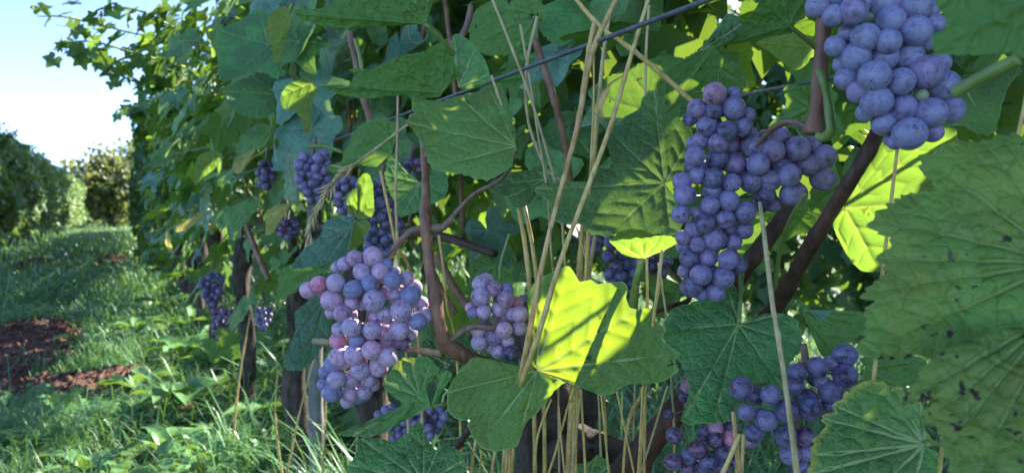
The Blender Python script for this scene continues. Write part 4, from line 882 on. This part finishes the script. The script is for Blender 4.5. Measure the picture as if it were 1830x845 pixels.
def bunch(label, berries, d0, mats, stalk, hide=14, group='grape bunches hanging on the near vines', dark=(), green=(), pink=(), curve=.35, rscale=1.0):
    """berries: (x, y, r) in photo pixels, frontmost first; each is pushed back until it rests behind those it overlaps"""
    top = at(*stalk[0]); root = empty('grape_bunch', top, label, 'grapes', group)
    cx = sum(b[0] for b in berries) / len(berries); xs = max(abs(b[0] - cx) for b in berries) + 1e-6
    placed = []
    for i, (x, y, r) in enumerate(berries):
        rm = r * rscale * 1.04 * d0 / F
        near = cx; off = abs(x - near) / xs
        d = d0 + curve * rm * 3.2 * off * off
        lat = at(x, y, d)
        for (c2, r2, x2, y2, d2) in placed:
            dist = math.hypot(x - x2, y - y2) * d0 / F; lim = (rm + r2) * .88
            if dist < lim: d = max(d, d2 + math.sqrt(lim * lim - dist * dist) * .66)
        d = min(d, d0 + rm * 6.0)
        rr = r * rscale * 1.04 * d / F
        placed.append((at(x, y, d), rr, x, y, d))
    n0 = len(placed)
    for _ in range(hide):
        b = rnd.choice(placed[:n0]); x, y = b[2] + rnd.uniform(-6, 6), b[3] + rnd.uniform(-6, 6)
        x = cx + (x - cx) * .75
        placed.append((at(x, y, b[4] + b[1] * 2.0), b[1] * .95, x, y, b[4] + b[1] * 2))
    core = sum((p[0] for p in placed), Vector((0, 0, 0))) / len(placed)
    rm = sum(p[1] for p in placed) / len(placed)
    ped = []
    for i, (c, r, x, y, d) in enumerate(placed):
        axp = Vector((core.x * .7 + c.x * .3, core.y, c.z)) + FW * rm * 2.0
        out = (c - axp).normalized() + Vector((rnd.gauss(0, .35), rnd.gauss(0, .35), rnd.gauss(-.1, .35)))
        m = mats[0] if rnd.random() < .8 else mats[-1]
        if i in dark: m = 'grape_purple'
        if i in green: m = 'grape_green'
        if i in pink: m = 'grape_pink'
        put_grape(root, c, r, m, out.normalized())
        if i % 2 == 0: ped.append(([c + (axp - c).normalized() * r * .9, c.lerp(axp, .8)], [.0007, .0009], 5))
    ys = [b[1] for b in berries]; y0, y1 = min(ys), max(ys); db = d0 + rm * 3.6
    S = [at(*p) for p in stalk] + [at(cx * .5 + stalk[-1][0] * .5, y0 + (y1 - y0) * .15, db), at(cx, y0 + (y1 - y0) * .5, db), at(cx, y1 - (y1 - y0) * .12, db - rm)]
    tube('stalk', S, [.0024] * (len(S) - 2) + [.0016, .0008], M['stalk'], root, ns=7, extra=ped)
    return root
def zb(z, k, L): return [(z(x, y) + (r / k,)) for x, y, r in L]
k1 = 2.725
bunch('dewy lilac and pink grape bunch left of the upright brown cane', zb(Z(520, 430, k1), k1, [
    (403,290,54),(537,340,57),(297,420,51),(303,238,48),(385,208,44),(395,435,47),(392,533,48),(527,435,51),(580,265,53),(617,392,46),(495,193,45),(435,151,46),(346,153,45),(401,79,50),(312,86,41),(252,352,46),(217,207,46),(136,211,41),(84,240,42),(309,557,50),(471,565,50),(238,566,54),(337,630,49),(220,677,46),(297,675,44),(200,740,47),(289,746,42),(428,617,46),(459,359,40),(200,287,55),(237,431,39),(230,485,43),(262,113,36),(228,128,32),(564,186,39),(502,266,38),(651,365,44),(297,305,40),(414,375,38),(470,450,42),(323,483,42),(380,675,40),(198,605,40),(165,640,32),(157,700,30),(360,735,38),(275,782,34),(540,497,44),(632,305,38),(465,120,34),(600,230,40),(345,310,30),(400,700,34),(330,760,36),(580,450,36),(470,495,36),(196,350,30),(505,150,30)]),
    .49, ('grape_lilac', 'grape_lilac', 'grape_navy'), [(756, 408, .50), (735, 412, .50), (715, 432, .50), (698, 455, .51)], hide=22, dark=(47,), pink=(15, 31, 17, 14))
k2 = 2.062
bunch('blue grape bunch with a side wing beside the diagonal cane', zb(Z(1180, 140, k2), k2, [
    (273,110,43),(200,58,44),(194,118,36),(173,176,42),(246,194,39),(305,182,35),(216,240,38),(128,286,37),(209,295,41),(277,315,41),(196,369,40),(138,360,33),(361,317,43),(414,267,45),(344,252,42),(506,258,45),(605,287,43),(548,315,44),(473,357,45),(599,371,46),(404,376,41),(491,427,49),(333,383,39),(253,452,39),(90,431,42),(81,381,36),(77,500,35),(184,468,37),(166,532,40),(239,519,36),(312,493,44),(203,592,43),(124,554,33),(138,612,32),(84,588,30),(178,659,35),(251,668,40),(107,664,36),(150,724,40),(231,735,41),(114,769,40),(204,787,37),(270,605,32),(308,560,34),(385,434,40),(413,462,32),(437,216,40),(560,243,32),(135,112,36),(110,150,28),(323,135,28),(270,60,30),(150,230,34),(260,250,34),(265,385,34),(190,415,38),(115,325,28),(135,495,26),(250,555,30),(290,690,32),(90,710,26),(280,680,30),(150,795,26),(325,205,30),(84,620,26),(445,322,40),(300,345,34),(520,322,34),(450,300,34),(120,240,26)]),
    .47, ('grape_blue', 'grape_blue', 'grape_dark'), [(1450, 236, .42), (1408, 218, .44), (1368, 240, .47), (1345, 262, .50)], hide=44, pink=(1,), curve=.25)
k3 = 2.9125
bunch('large slate blue grape bunch at the top right, cut by the upper edge', zb(Z(1420, 0, k3), k3, [
    (417,395,81),(551,425,71),(427,530,80),(598,698,88),(708,588,80),(684,377,83),(559,566,76),(488,217,69),(369,196,77),(501,109,74),(632,165,79),(306,57,74),(317,297,80),(200,82,58),(210,242,57),(282,173,55),(333,477,62),(270,411,62),(471,27,82),(625,40,80),(660,498,36),(395,92,34),(115,35,60),(600,297,72),(470,300,72),(775,448,80),(810,573,70),(464,645,62),(720,690,52),(370,585,50),(750,330,60),(730,130,55),(690,60,60),(245,335,45),(350,20,50),(525,740,42),(680,220,50),(200,-10,60),(330,-30,66),(560,-50,70),(700,-40,66),(440,-90,76),(580,-150,70),(320,-140,66),(450,-210,66)]),
    .34, ('grape_navy', 'grape_navy', 'grape_blue'), [(1590, -140, .36), (1592, -90, .36)], hide=26, green=(20, 21), curve=.2)
k4 = 3.45
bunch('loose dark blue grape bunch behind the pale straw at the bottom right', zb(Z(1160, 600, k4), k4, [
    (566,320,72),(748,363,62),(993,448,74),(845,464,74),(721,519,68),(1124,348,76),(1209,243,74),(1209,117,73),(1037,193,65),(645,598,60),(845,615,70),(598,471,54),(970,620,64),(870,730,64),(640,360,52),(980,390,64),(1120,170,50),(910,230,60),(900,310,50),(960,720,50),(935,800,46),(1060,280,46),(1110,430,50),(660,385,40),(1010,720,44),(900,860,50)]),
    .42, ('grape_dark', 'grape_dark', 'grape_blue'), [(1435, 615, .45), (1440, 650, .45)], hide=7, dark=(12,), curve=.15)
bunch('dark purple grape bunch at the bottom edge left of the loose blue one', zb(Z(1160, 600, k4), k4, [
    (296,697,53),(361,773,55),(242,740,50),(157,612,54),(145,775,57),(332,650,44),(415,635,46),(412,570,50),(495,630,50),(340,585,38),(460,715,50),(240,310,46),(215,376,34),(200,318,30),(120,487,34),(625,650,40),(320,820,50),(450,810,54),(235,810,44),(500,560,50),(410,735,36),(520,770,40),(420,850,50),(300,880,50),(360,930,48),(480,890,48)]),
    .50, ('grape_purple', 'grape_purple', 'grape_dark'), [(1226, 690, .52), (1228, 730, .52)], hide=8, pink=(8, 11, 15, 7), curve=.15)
k5 = 4.225
bunch('small mixed pink and blue grape bunch beside the lower end of the upright brown cane', zb(Z(780, 470, k5), k5, [
    (334,249,72),(520,273,69),(509,505,67),(356,369,57),(469,350,62),(436,193,60),(331,153,64),(632,385,66),(430,560,67),(629,490,58),(563,683,68),(320,600,60),(279,370,50),(570,380,60),(465,665,54),(255,335,40),(320,510,60),(535,200,50),(610,300,50),(500,415,48),(410,640,36),(540,590,50)]),
    .50, ('grape_lilac', 'grape_dark', 'grape_blue'), [(806, 608, .50), (826, 592, .495), (850, 582, .495), (884, 582, .50)], hide=8, dark=(10,), pink=(1, 5, 18), curve=.15)
def auto_bunch(label, x, y0, y1, wd, r, d, mat, shape=1.0):
    L, tr = [], 0
    while tr < 900:
        tr += 1; t = rnd.random(); y = y0 + (y1 - y0) * t; hw = wd * .5 * (math.sin(math.pi * min(1, .18 + .82 * t) ** .7) ** .6 if shape else 1)
        xx = x + rnd.uniform(-1, 1) * hw
        if all(math.hypot(xx - a, y - b) > r * 1.35 for a, b, _ in L): L.append((xx, y, r * rnd.uniform(.88, 1.12)))
    rnd.shuffle(L)
    return bunch(label, L, d, (mat, mat, 'grape_dark'), [(x + 4, y0 - 30, d + .01), (x, y0 - 5, d + .01)], hide=len(L) // 3)
auto_bunch('long blue grape bunch hanging farther back below the wire left of the grass seed head', 560, 275, 362, 60, 9.2, .92, 'grape_blue')
auto_bunch('small dim grape bunch far back between leaves left of the long blue bunch', 475, 292, 338, 26, 8, 1.3, 'grape_purple')
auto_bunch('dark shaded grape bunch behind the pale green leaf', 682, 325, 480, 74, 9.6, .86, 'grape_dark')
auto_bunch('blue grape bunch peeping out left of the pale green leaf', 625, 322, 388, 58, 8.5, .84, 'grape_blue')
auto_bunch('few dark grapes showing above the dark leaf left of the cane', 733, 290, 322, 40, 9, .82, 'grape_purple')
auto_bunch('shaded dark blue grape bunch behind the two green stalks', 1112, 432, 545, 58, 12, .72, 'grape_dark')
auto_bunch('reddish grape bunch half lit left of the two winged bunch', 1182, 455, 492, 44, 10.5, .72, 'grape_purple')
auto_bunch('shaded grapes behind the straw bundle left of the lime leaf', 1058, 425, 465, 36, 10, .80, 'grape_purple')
auto_bunch('blurred purple grape bunch low down behind the curling leaf', 735, 725, 795, 120, 8.5, .85, 'grape_blue')
auto_bunch('far dark blue grape bunch above the shrivelled one left of the far trunk', 378, 492, 545, 36, 6.5, 2.0, 'grape_dark')
auto_bunch('shrivelled blackish grape bunch left of the far trunk', 400, 555, 616, 38, 6, 1.95, 'grape_purple')
auto_bunch('hazy blue grape bunch right of the far trunk', 470, 552, 588, 28, 5.5, 1.8, 'grape_blue')
auto_bunch('dim purple grapes hidden behind the pale yellow leaf', 512, 395, 425, 40, 7.5, 1.12, 'grape_purple')

# ------------------------------------------------------------------ trellis wires
def wire(P0, r, label, smin, smax):
    P = [P0 + ROW_D * s + Vector((0, 0, -.004 * math.sin((s - smin) * .9))) for s in np.linspace(smin, smax, 14)]
    tag(tube('trellis_wire', P, r, M['wire'], ns=8, n=120), label, 'wire', 'trellis wires of the near row')
wire(at(1000, 97, .50), .00165, 'thick dark wire crossing the picture from the top edge down to the left', -.40, 22)
wire(at(1330, 167, .68), .0016, 'thinner dark wire behind the leaves passing the upright cane on the right', -.6, 22)

# ------------------------------------------------------------------ dry grass stems
def stem(pts, wpx, mat, label, group='dry straw stems standing among the vines', down=True, leafy=False):
    P = [at(*p) for p in pts]; r = [wv * .5 * p[2] / F for wv, p in zip(wpx, pts)]
    if down:
        e, e0 = P[-1], P[-2]; v = (e - e0).normalized(); dx = v * .12; P.append(e + Vector((dx.x, dx.y + .02, -.12))); r.append(r[-1] * 1.05)
        b = Vector((e.x + dx.x * 1.8, e.y + .07, -.02)); P.append(b); r.append(r[-1] * 1.1)
    # knots: slight swellings along the stem
    n = 24; C = crom(np.column_stack([[list(p) for p in P], r]), n)
    for kx in (5, 12, 18): C[kx, 3] *= 1.22
    C[1:-1, :3] += rng.normal(0, .00012, (n - 2, 3))
    o = tube('dry_straw', [Vector(c[:3]) for c in C], list(C[:, 3]), M[mat], ns=8, n=70, rough=.05)
    return tag(o, label, 'straw', group)
stem([(1106, -12, .46), (1064, 78, .46), (1046, 140, .46), (1031, 230, .46), (1006, 320, .455), (976, 440, .45), (956, 540, .45), (934, 657, .455), (925, 700, .50)], [8, 12, 10, 10, 9, 9, 9, 9, 8], 'straw_orange', 'thick orange straw bent at the wire and running down to the central leaf')
stem([(1062, 42, .462), (1054, 80, .462), (1040, 170, .463), (1022, 260, .463)], [9, 9, 7, 3], 'straw_orange', 'short broken straw end with a split top beside the orange straw at the wire', down=False)
stem([(1162, -12, .45), (1130, 90, .45), (1115, 150, .45), (1075, 270, .445), (1030, 390, .44), (990, 500, .44), (964, 590, .44), (938, 668, .452), (925, 705, .50)], [7, 8, 8, 9, 9, 9, 9, 9, 8], 'straw', 'long straw from the top edge leaning left to the centre of the central leaf')
stem([(1020, -12, .50), (1070, 45, .50), (1140, 97, .495), (1240, 184, .49)], [8, 8, 9, 9], 'straw', 'straight straw slanting from the top edge to the two winged grape bunch', down=False)
stem([(876, -10, .53), (910, 75, .53), (955, 195, .53), (985, 300, .54), (1002, 372, .55), (1010, 480, .56)], [5, 5, 5, 5, 5, 4], 'straw_pale', 'thin pale straw crossing the wire left of the orange straw')
stem([(930, 45, .55), (944, 120, .55), (960, 230, .55), (978, 340, .56), (985, 450, .57)], [5, 5, 4, 5, 4], 'straw_pale', 'thin pale straw starting just under the top leaves left of the wire crossing')
stem([(878, 135, .47), (900, 200, .47), (923, 270, .475)], [5, 5, 4], 'straw_pale', 'short pale straw lying over the dew covered leaf', down=False)
stem([(960, 30, .57), (945, 100, .57), (935, 180, .58), (960, 260, .58), (975, 300, .58)], [6, 6, 5, 5, 4], 'straw_pale', 'pale papery blade twisting down from the brown edged top leaf')
stem([(1061, 90, .50), (1062, 160, .50), (1058, 240, .50), (1050, 430, .52), (1046, 520, .53)], [4, 4, 4, 4, 4], 'straw', 'very thin upright straw right behind the orange straw')
stem([(1066, 205, .51), (1062, 270, .51), (1052, 400, .53), (1045, 520, .54)], [7, 7, 7, 7], 'straw', 'cut off upright straw with a blunt top beside the long leaning straw')
stem([(1090, 20, .60), (1080, 85, .60), (1074, 140, .60), (1060, 300, .62)], [7, 7, 8, 7], 'straw_pale', 'blurred pale straw behind the orange straw above the wire')
stem([(1160, 10, .62), (1157, 60, .62), (1154, 105, .62), (1150, 300, .62)], [5, 5, 5, 4], 'straw_pale', 'faint pale straw behind the wire right of the long leaning straw')
stem([(925, 362, .55), (935, 420, .55), (946, 500, .55), (950, 640, .56)], [8, 9, 9, 8], 'straw', 'yellow straw standing left of the orange straw above the small bunch')
stem([(937, 366, .58), (950, 430, .58), (958, 480, .58), (965, 640, .58)], [7, 8, 8, 8], 'straw', 'second yellow straw just right of the one above the small bunch')
for (x0, x1, t, lab) in ((1046, 1033, 'straw', 'straw in the upright bundle behind the bright yellow patch, the left one'), (1045, 1039, 'straw_orange', 'straw in the upright bundle behind the bright yellow patch, the right one')):
    stem([(x0 - 4, 395, .56), (x0 - 8, 440, .56), (x1, 500, .56), (x1 - 4, 620, .57)], [7, 8, 8, 8], t, lab)
stem([(1064, 422, .60), (1057, 460, .60), (1050, 508, .60), (1040, 640, .62)], [8, 8, 7, 7], 'straw_pale', 'pale straw in front of the shaded grapes right of the straw bundle')
stem([(1030, 405, .54), (1040, 440, .54), (1055, 492, .54), (1064, 560, .56)], [4, 4, 4, 4], 'straw', 'thin straw crossing the upright bundle')
stem([(1156, 460, .48), (1156, 500, .48), (1157, 548, .485), (1158, 640, .50)], [5, 6, 5, 5], 'straw', 'upright yellow straw right of the two green stalks')
stem([(1184, 447, .47), (1177, 500, .47), (1169, 560, .475), (1150, 690, .50)], [7, 7, 6, 6], 'straw', 'leaning yellow straw in front of the reddish half lit grapes')
stem([(1176, 470, .50), (1183, 520, .50), (1190, 560, .50), (1200, 690, .52)], [4, 5, 4, 4], 'straw_pale', 'thin pale straw crossing behind the leaning yellow straw')
stem([(1358, 362, .44), (1368, 440, .42), (1380, 540, .40), (1397, 640, .39), (1410, 740, .385), (1426, 860, .38)], [7, 9, 9, 9, 10, 10], 'straw_pale', 'long pale straw standing in front of the loose dark blue bunch')
stem([(1430, 640, .46), (1446, 670, .455), (1475, 740, .45)], [8, 8, 7], 'straw', 'short straw crossing the loose dark blue bunch')
stem([(1607, 240, .38), (1602, 300, .38), (1594, 350, .38), (1578, 480, .385), (1560, 690, .40)], [6, 6, 6, 7, 8], 'straw', 'yellow straw in front of the backlit yellow green leaf')
stem([(1838, 150, .34), (1822, 240, .34)], [7, 7], 'straw', 'yellow straw at the right edge above the huge leaf')
stem([(1310, 735, .41), (1316, 790, .41), (1320, 860, .42)], [8, 9, 9], 'straw_orange', 'upright orange straw in front of the dark purple bunch')
stem([(1322, 775, .405), (1306, 810, .405), (1286, 855, .41)], [8, 9, 9], 'straw', 'straw leaning across the dark purple bunch')
stem([(1329, 775, .42), (1327, 820, .42), (1324, 860, .42)], [6, 7, 7], 'straw', 'short straw right of the upright orange one at the bottom edge')
low = [((770, 350), (672, 620), (655, 850), 16, 'straw'), ((920, 270), (838, 560), (755, 850), 16, 'straw'), ((965, 340), (935, 600), (905, 850), 16, 'straw_pale'), ((970, 285), (985, 570), (1000, 850), 18, 'straw'), ((1105, 315), (1128, 550), (1150, 790), 15, 'straw'),
       ((1210, 295), (1268, 570), (1325, 850), 15, 'straw'), ((1385, 258), (1368, 540), (1350, 850), 14, 'straw'), ((1405, 258), (1385, 540), (1365, 850), 16, 'straw'), ((1550, 262), (1460, 560), (1370, 850), 16, 'straw_pale'), ((905, 365), (893, 600), (878, 850), 36, 'straw_orange'),
       ((820, 395), (838, 600), (856, 800), 16, 'straw_orange'), ((265, 610), (250, 720), (235, 830), 20, 'straw'), ((395, 690), (382, 770), (375, 850), 22, 'straw'), ((455, 690), (450, 770), (445, 850), 22, 'straw_pale'), ((515, 680), (510, 770), (505, 850), 22, 'straw_orange'), ((302, 700), (296, 760), (290, 820), 12, 'straw')]
low_lab = ['bent straw below the arched edge of the central leaf', 'straw leaning left below the arched edge of the central leaf', 'pale straw beside the stout brown stem below the central leaf', 'straw right beside the pale one below the central leaf', 'straw standing right of the dark trunk head',
           'straw leaning right over the weeds below the central leaf', 'left straw of the close upright pair below the central leaf', 'right straw of the close upright pair below the central leaf', 'pale straw leaning left from the tip of the central leaf', 'stout tan stem, the thickest below the central leaf',
           'orange straw in front of the black trunk head', 'leftmost straw at the bottom edge beside the deep green leaf', 'thick straw under the drooping tip of the central leaf', 'pale knotty straw under the drooping tip of the central leaf', 'orange straw right under the drooping tip of the central leaf', 'thin straw between the thick ones at the bottom edge']
for (a, b, c, wv, m), lab in zip(low, low_lab):
    dd = .505 + rnd.uniform(0, .03)
    stem([z6b(*a) + (dd - .012,), z6b(*b) + (dd,), z6b(*c) + (dd + .01,)], [wv / 3.756 * .9, wv / 3.756, wv / 3.756], m, lab)
stem([(711, 165, .60), (709, 300, .60), (706, 380, .60), (712, 440, .61), (715, 520, .62)], [4, 5, 5, 6, 5], 'straw_pale', 'thin pale straw hanging straight down left of the upright brown cane')
stem([(680, 305, .60), (692, 360, .60), (705, 430, .61)], [6, 6, 6], 'straw', 'straw in front of the dark shaded bunch')
stem([(784, 420, .62), (790, 460, .62), (798, 540, .63)], [5, 5, 5], 'straw', 'thin yellow straw right of the upright brown cane')
stem([(910, 418, .6), (895, 470, .6), (893, 500, .6)], [5, 5, 6], 'cane_green', 'thin green stalk above the small mixed bunch', down=False)
for pl, lab in (([(562, 640, 1.35), (540, 720, 1.35), (522, 800, 1.36)], 'thin dry stalk leaning beside the grey stake'), ([(583, 700, 1.2), (580, 780, 1.2), (576, 850, 1.22)], 'broken orange stalk at the bottom edge right of the grey stake'), ([(497, 660, 1.5), (492, 740, 1.5), (500, 820, 1.52)], 'pale dry stalk left of the trunk with the stake'),
                ([(448, 560, 2.2), (430, 660, 2.2), (420, 750, 2.2)], 'thin dry stem leaning across the far trunk')):
    stem(pl, [3, 3, 4], 'straw', lab, 'dry stalks in the grass under the row')
# curled dry blade on the long straw
def ribbon(name, pl, wpx, mat, label, cat, group=None):
    P = [at(*p) for p in pl]; C = crom([list(p) for p in P], 16); W_ = np.interp(np.linspace(0, 1, 16), np.linspace(0, 1, len(wpx)), wpx) * .5 * pl[0][2] / F
    V = []
    for i in range(16):
        t = C[min(15, i + 1)] - C[max(0, i - 1)]; t /= np.linalg.norm(t); s = np.cross(t, np.array(FW)); s /= np.linalg.norm(s); a = .5 * math.sin(i * .5)
        s = s * math.cos(a) + np.array(FW) * math.sin(a)
        for k in (-1, 0, 1): V.append(C[i] + s * W_[i] * k + np.array(FW) * (.0016 if k == 0 else 0))
    Q = [[i * 3 + k, i * 3 + k + 1, i * 3 + k + 4, i * 3 + k + 3] for i in range(15) for k in (0, 1)]
    V = np.array(V); o0 = V[0].copy()
    return tag(link(name, np_mesh(name, V - o0, [np.array(Q)]), M[mat], None, o0), label, cat, group)
ribbon('straw_blade', [(1115, 135, .44), (1092, 150, .44), (1078, 172, .44), (1072, 195, .44), (1080, 212, .445)], [2, 5, 10, 10, 2], 'straw_orange', 'curled dry blade hanging from the long leaning straw', 'dry grass')
# drooping grass seed head
root = empty('grass_seed_head', at(738, 216, .60), 'pale drooping grass seed head left of the upright brown cane', 'seed head')
P = [at(*p) for p in ((738, 216, .60), (690, 252, .60), (650, 282, .60), (612, 310, .60), (585, 342, .605), (560, 388, .61), (548, 440, .615))]
tube('stem', P, [.0012, .0011, .001, .0009, .0008, .0006, .0004], M['straw_pale'], root, ns=6)
C = crom([list(p) for p in P], 90); ex = []
for k in range(34, 90):
    c = Vector(C[k]); t = Vector(C[min(89, k + 1)] - C[k - 1]).normalized()
    for _ in range(2):
        v = t + Vector((rnd.gauss(0, .32), rnd.gauss(0, .32), rnd.gauss(-.1, .32))); e = c + v.normalized() * rnd.uniform(.006, .017)
        ex.append(([c, c.lerp(e, .5), e], [.0003, .0010, .0002], 4, 4))
g_ = join_geo([tube_geo(*e) for e in ex]); o_ = link('spikelet', np_mesh('spikelet', g_[0] - np.array(root.location), [g_[1], g_[2]]), M['straw_pale'], root, (0, 0, 0)); o_['kind'] = 'stuff'

# ------------------------------------------------------------------ stakes, weeds, fallen leaves on the ground
def stake(x, d, ztop, wd, label, lean=0):
    b = at(x, HORIZON, d); b.z = -.05
    geo = tube_geo([b, b + Vector((lean * .5, 0, ztop * .5)), b + Vector((lean, 0, ztop))], [wd * .55, wd * .5, wd * .47], 10, 24, .10, 3)
    o = link('wooden_stake', np_mesh('wooden_stake', geo[0] - np.array(b), [geo[1], geo[2]]), M['stake'], None, b)
    tag(o, label, 'stake', 'wooden vine stakes')
stake(562, 1.86, .95, .040, 'grey weathered stake standing beside the trunk under the lilac grapes')
stake(941, .95, .74, .022, 'grey stake behind the yellow straws right of the small mixed bunch')
def weed(x, y, n, ln, label, wide=.32, rise=.8):
    b = ground_at(x, y); b.z = float(hgt(np.array([b.x]), np.array([b.y]))[0])
    root = empty('broadleaf_weed', b, label, 'weed', 'broad leaved weeds in the grass')
    for k in range(n):
        a = k * 2.4 + rnd.random(); L = ln * rnd.uniform(.7, 1.15); ri = rise * rnd.uniform(.6, 1.2); u = Vector((math.cos(a), math.sin(a), 0)); s = Vector((-u.y, u.x, 0))
        V = []
        for i in range(9):
            t = i / 8; wv = L * wide * (math.sin(math.pi * min(1, t ** .8 * .97 + .03)) ** .8) * .5 * (1 + .1 * math.sin(t * 17 + k)); c = u * (L * t * (.55 + .35 * t)) + Vector((0, 0, L * ri * t * (1.15 - .75 * t)))
            for q in (-1, -.5, 0, .5, 1): V.append(c + s * wv * q + Vector((0, 0, abs(q) * wv * .55 + .1 * wv * math.sin(t * 14 + q * 2))))
        Q = [[i * 5 + q, i * 5 + q + 1, i * 5 + q + 6, i * 5 + q + 5] for i in range(8) for q in range(4)]
        link('leaf', np_mesh('weed_leaf', np.array([list(v) for v in V]), [np.array(Q)]), M['weed'], root, (0, 0, 0))
wl = ['large dock like weed with one broad arching leaf near the dry leaves', 'broad leaved weed below the shrivelled grapes', 'weed with upright leaves left of the shrivelled grapes', 'leafy weed beside the broad soil patch', 'small weed growing in the broad soil patch',
      'weed in the grass right of the far trunk', 'weed at the foot of the trunk with the stake', 'low weed at the bottom left corner', 'weed in the grass between soil patch and trunk', 'weed behind the far trunk at the edge of the row', 'low weed at the bottom edge left of the trunks', 'tall weed at the row edge farther along the path', 'light green weed right of the grey stake', 'weed low in the grass between the bottom corner and the dead leaves', 'weed just below the upright dead leaf', 'weed in the grass right of the broad soil patch', 'weed in the path left of the small dark bare patch', 'weed behind the shrivelled grapes at the row edge']
for (x, y, n, ln, wd, ri), lab in zip(WEEDS, wl): weed(x, y, n, ln, lab, wd, ri)
for (x, y, d, lab) in ((382, 722, None, 'upright tan dead leaf in the grass under the far trunk'), (342, 762, None, 'orange tan dead leaf lying on the grass')):
    p = ground_at(x, y); p.z += .07
    me, nn = leaf_mesh('dry_leaf', (0, 0, 0), [(a * .45, b * .45, c * .45) for a, b, c in ((.05, -.02, 0), (.1, .02, .03), (.08, .09, 0), (.03, .10, .02), (0, .15, -.01), (-.03, .10, .02), (-.09, .08, .03), (-.09, .01, 0), (-.04, -.03, .02))], [1, 4, 6], nt=60, nr=8, wave=.2, seed=3)
    o = link('dry_leaf', me, M['dry'], None, p); o.rotation_euler = (1.1 if x > 370 else .3, .3, x); tag(o, lab, 'dead leaf')

# ------------------------------------------------------------------ last leaves, added to block the sun: where the sun still reaches a near leaf or bunch that is
# in the shade in the photograph, one more leaf is put on the sunny side of the row
lit_poly = [(985, 482), (1013, 470), (1140, 553), (1128, 585), (1095, 600), (1085, 622), (1045, 640), (1005, 636), (985, 590)]
lit_px = [px(t)[:2] for t in sun_spots[9:]]
added = 0
for rnd_ in range(3):
    bpy.context.view_layer.update(); dg = bpy.context.evaluated_depsgraph_get(); todo = []
    for gy_ in range(6, 845, 30):
        for gx_ in range(560, 1828, 30):
            X_, Y_ = gx_ + rnd.uniform(-13, 13), gy_ + rnd.uniform(-13, 13)
            v = (at(X_, Y_, 1.0) - CAM).normalized()
            ok, loc, nr_, ix, ob, mt = sc.ray_cast(dg, CAM, v, distance=.75)
            if not ok or ob.name.split('.')[0] not in ('leaf', 'grape'): continue
            if in_poly(np.array([X_]), np.array([Y_]), lit_poly)[0]: continue
            if any(math.hypot(X_ - a, Y_ - b) < 38 for a, b in lit_px): continue
            if rnd.random() < .05: continue
            ok2 = sc.ray_cast(dg, loc + SUN * .006 - v * .002, SUN, distance=30)[0]
            if not ok2: todo.append(loc.copy())
    done = []
    for t in todo:
        if any(((t - u) - SUN * (t - u).dot(SUN)).length < .035 for u in done): continue
        for a_ in range(40):
            a = rnd.uniform(.14, .9); c = t + SUN * a + Vector((rnd.gauss(0, .012), rnd.gauss(0, .012), rnd.gauss(0, .012))); perp = c.dot(ROW_N)
            small = a_ > 14
            if perp < .40 or perp > 1.05 or blocked(c) or shades_spot(c, .040 if small else .058): continue
            q = min((k for k in (0, 6, 5, 1) if count[k] < 299 - 45 * (k == 0)), key=lambda k: abs(vine_s[k] - c.dot(ROW_D)), default=None)
            if q is None: break
            n = SUN * rnd.choice((-1, 1)) + Vector((rnd.gauss(0, .3), rnd.gauss(0, .3), rnd.gauss(0, .3)))
            generic_leaf(vines[q], c, n, (rnd.gauss(0, .6), rnd.gauss(0, .6), -1), rnd.uniform(.065, .08) if small else rnd.uniform(.10, .13), rnd.choice(('leaf', 'leaf_dark'))); count[q] += 1; added += 1
            done.append(t); break
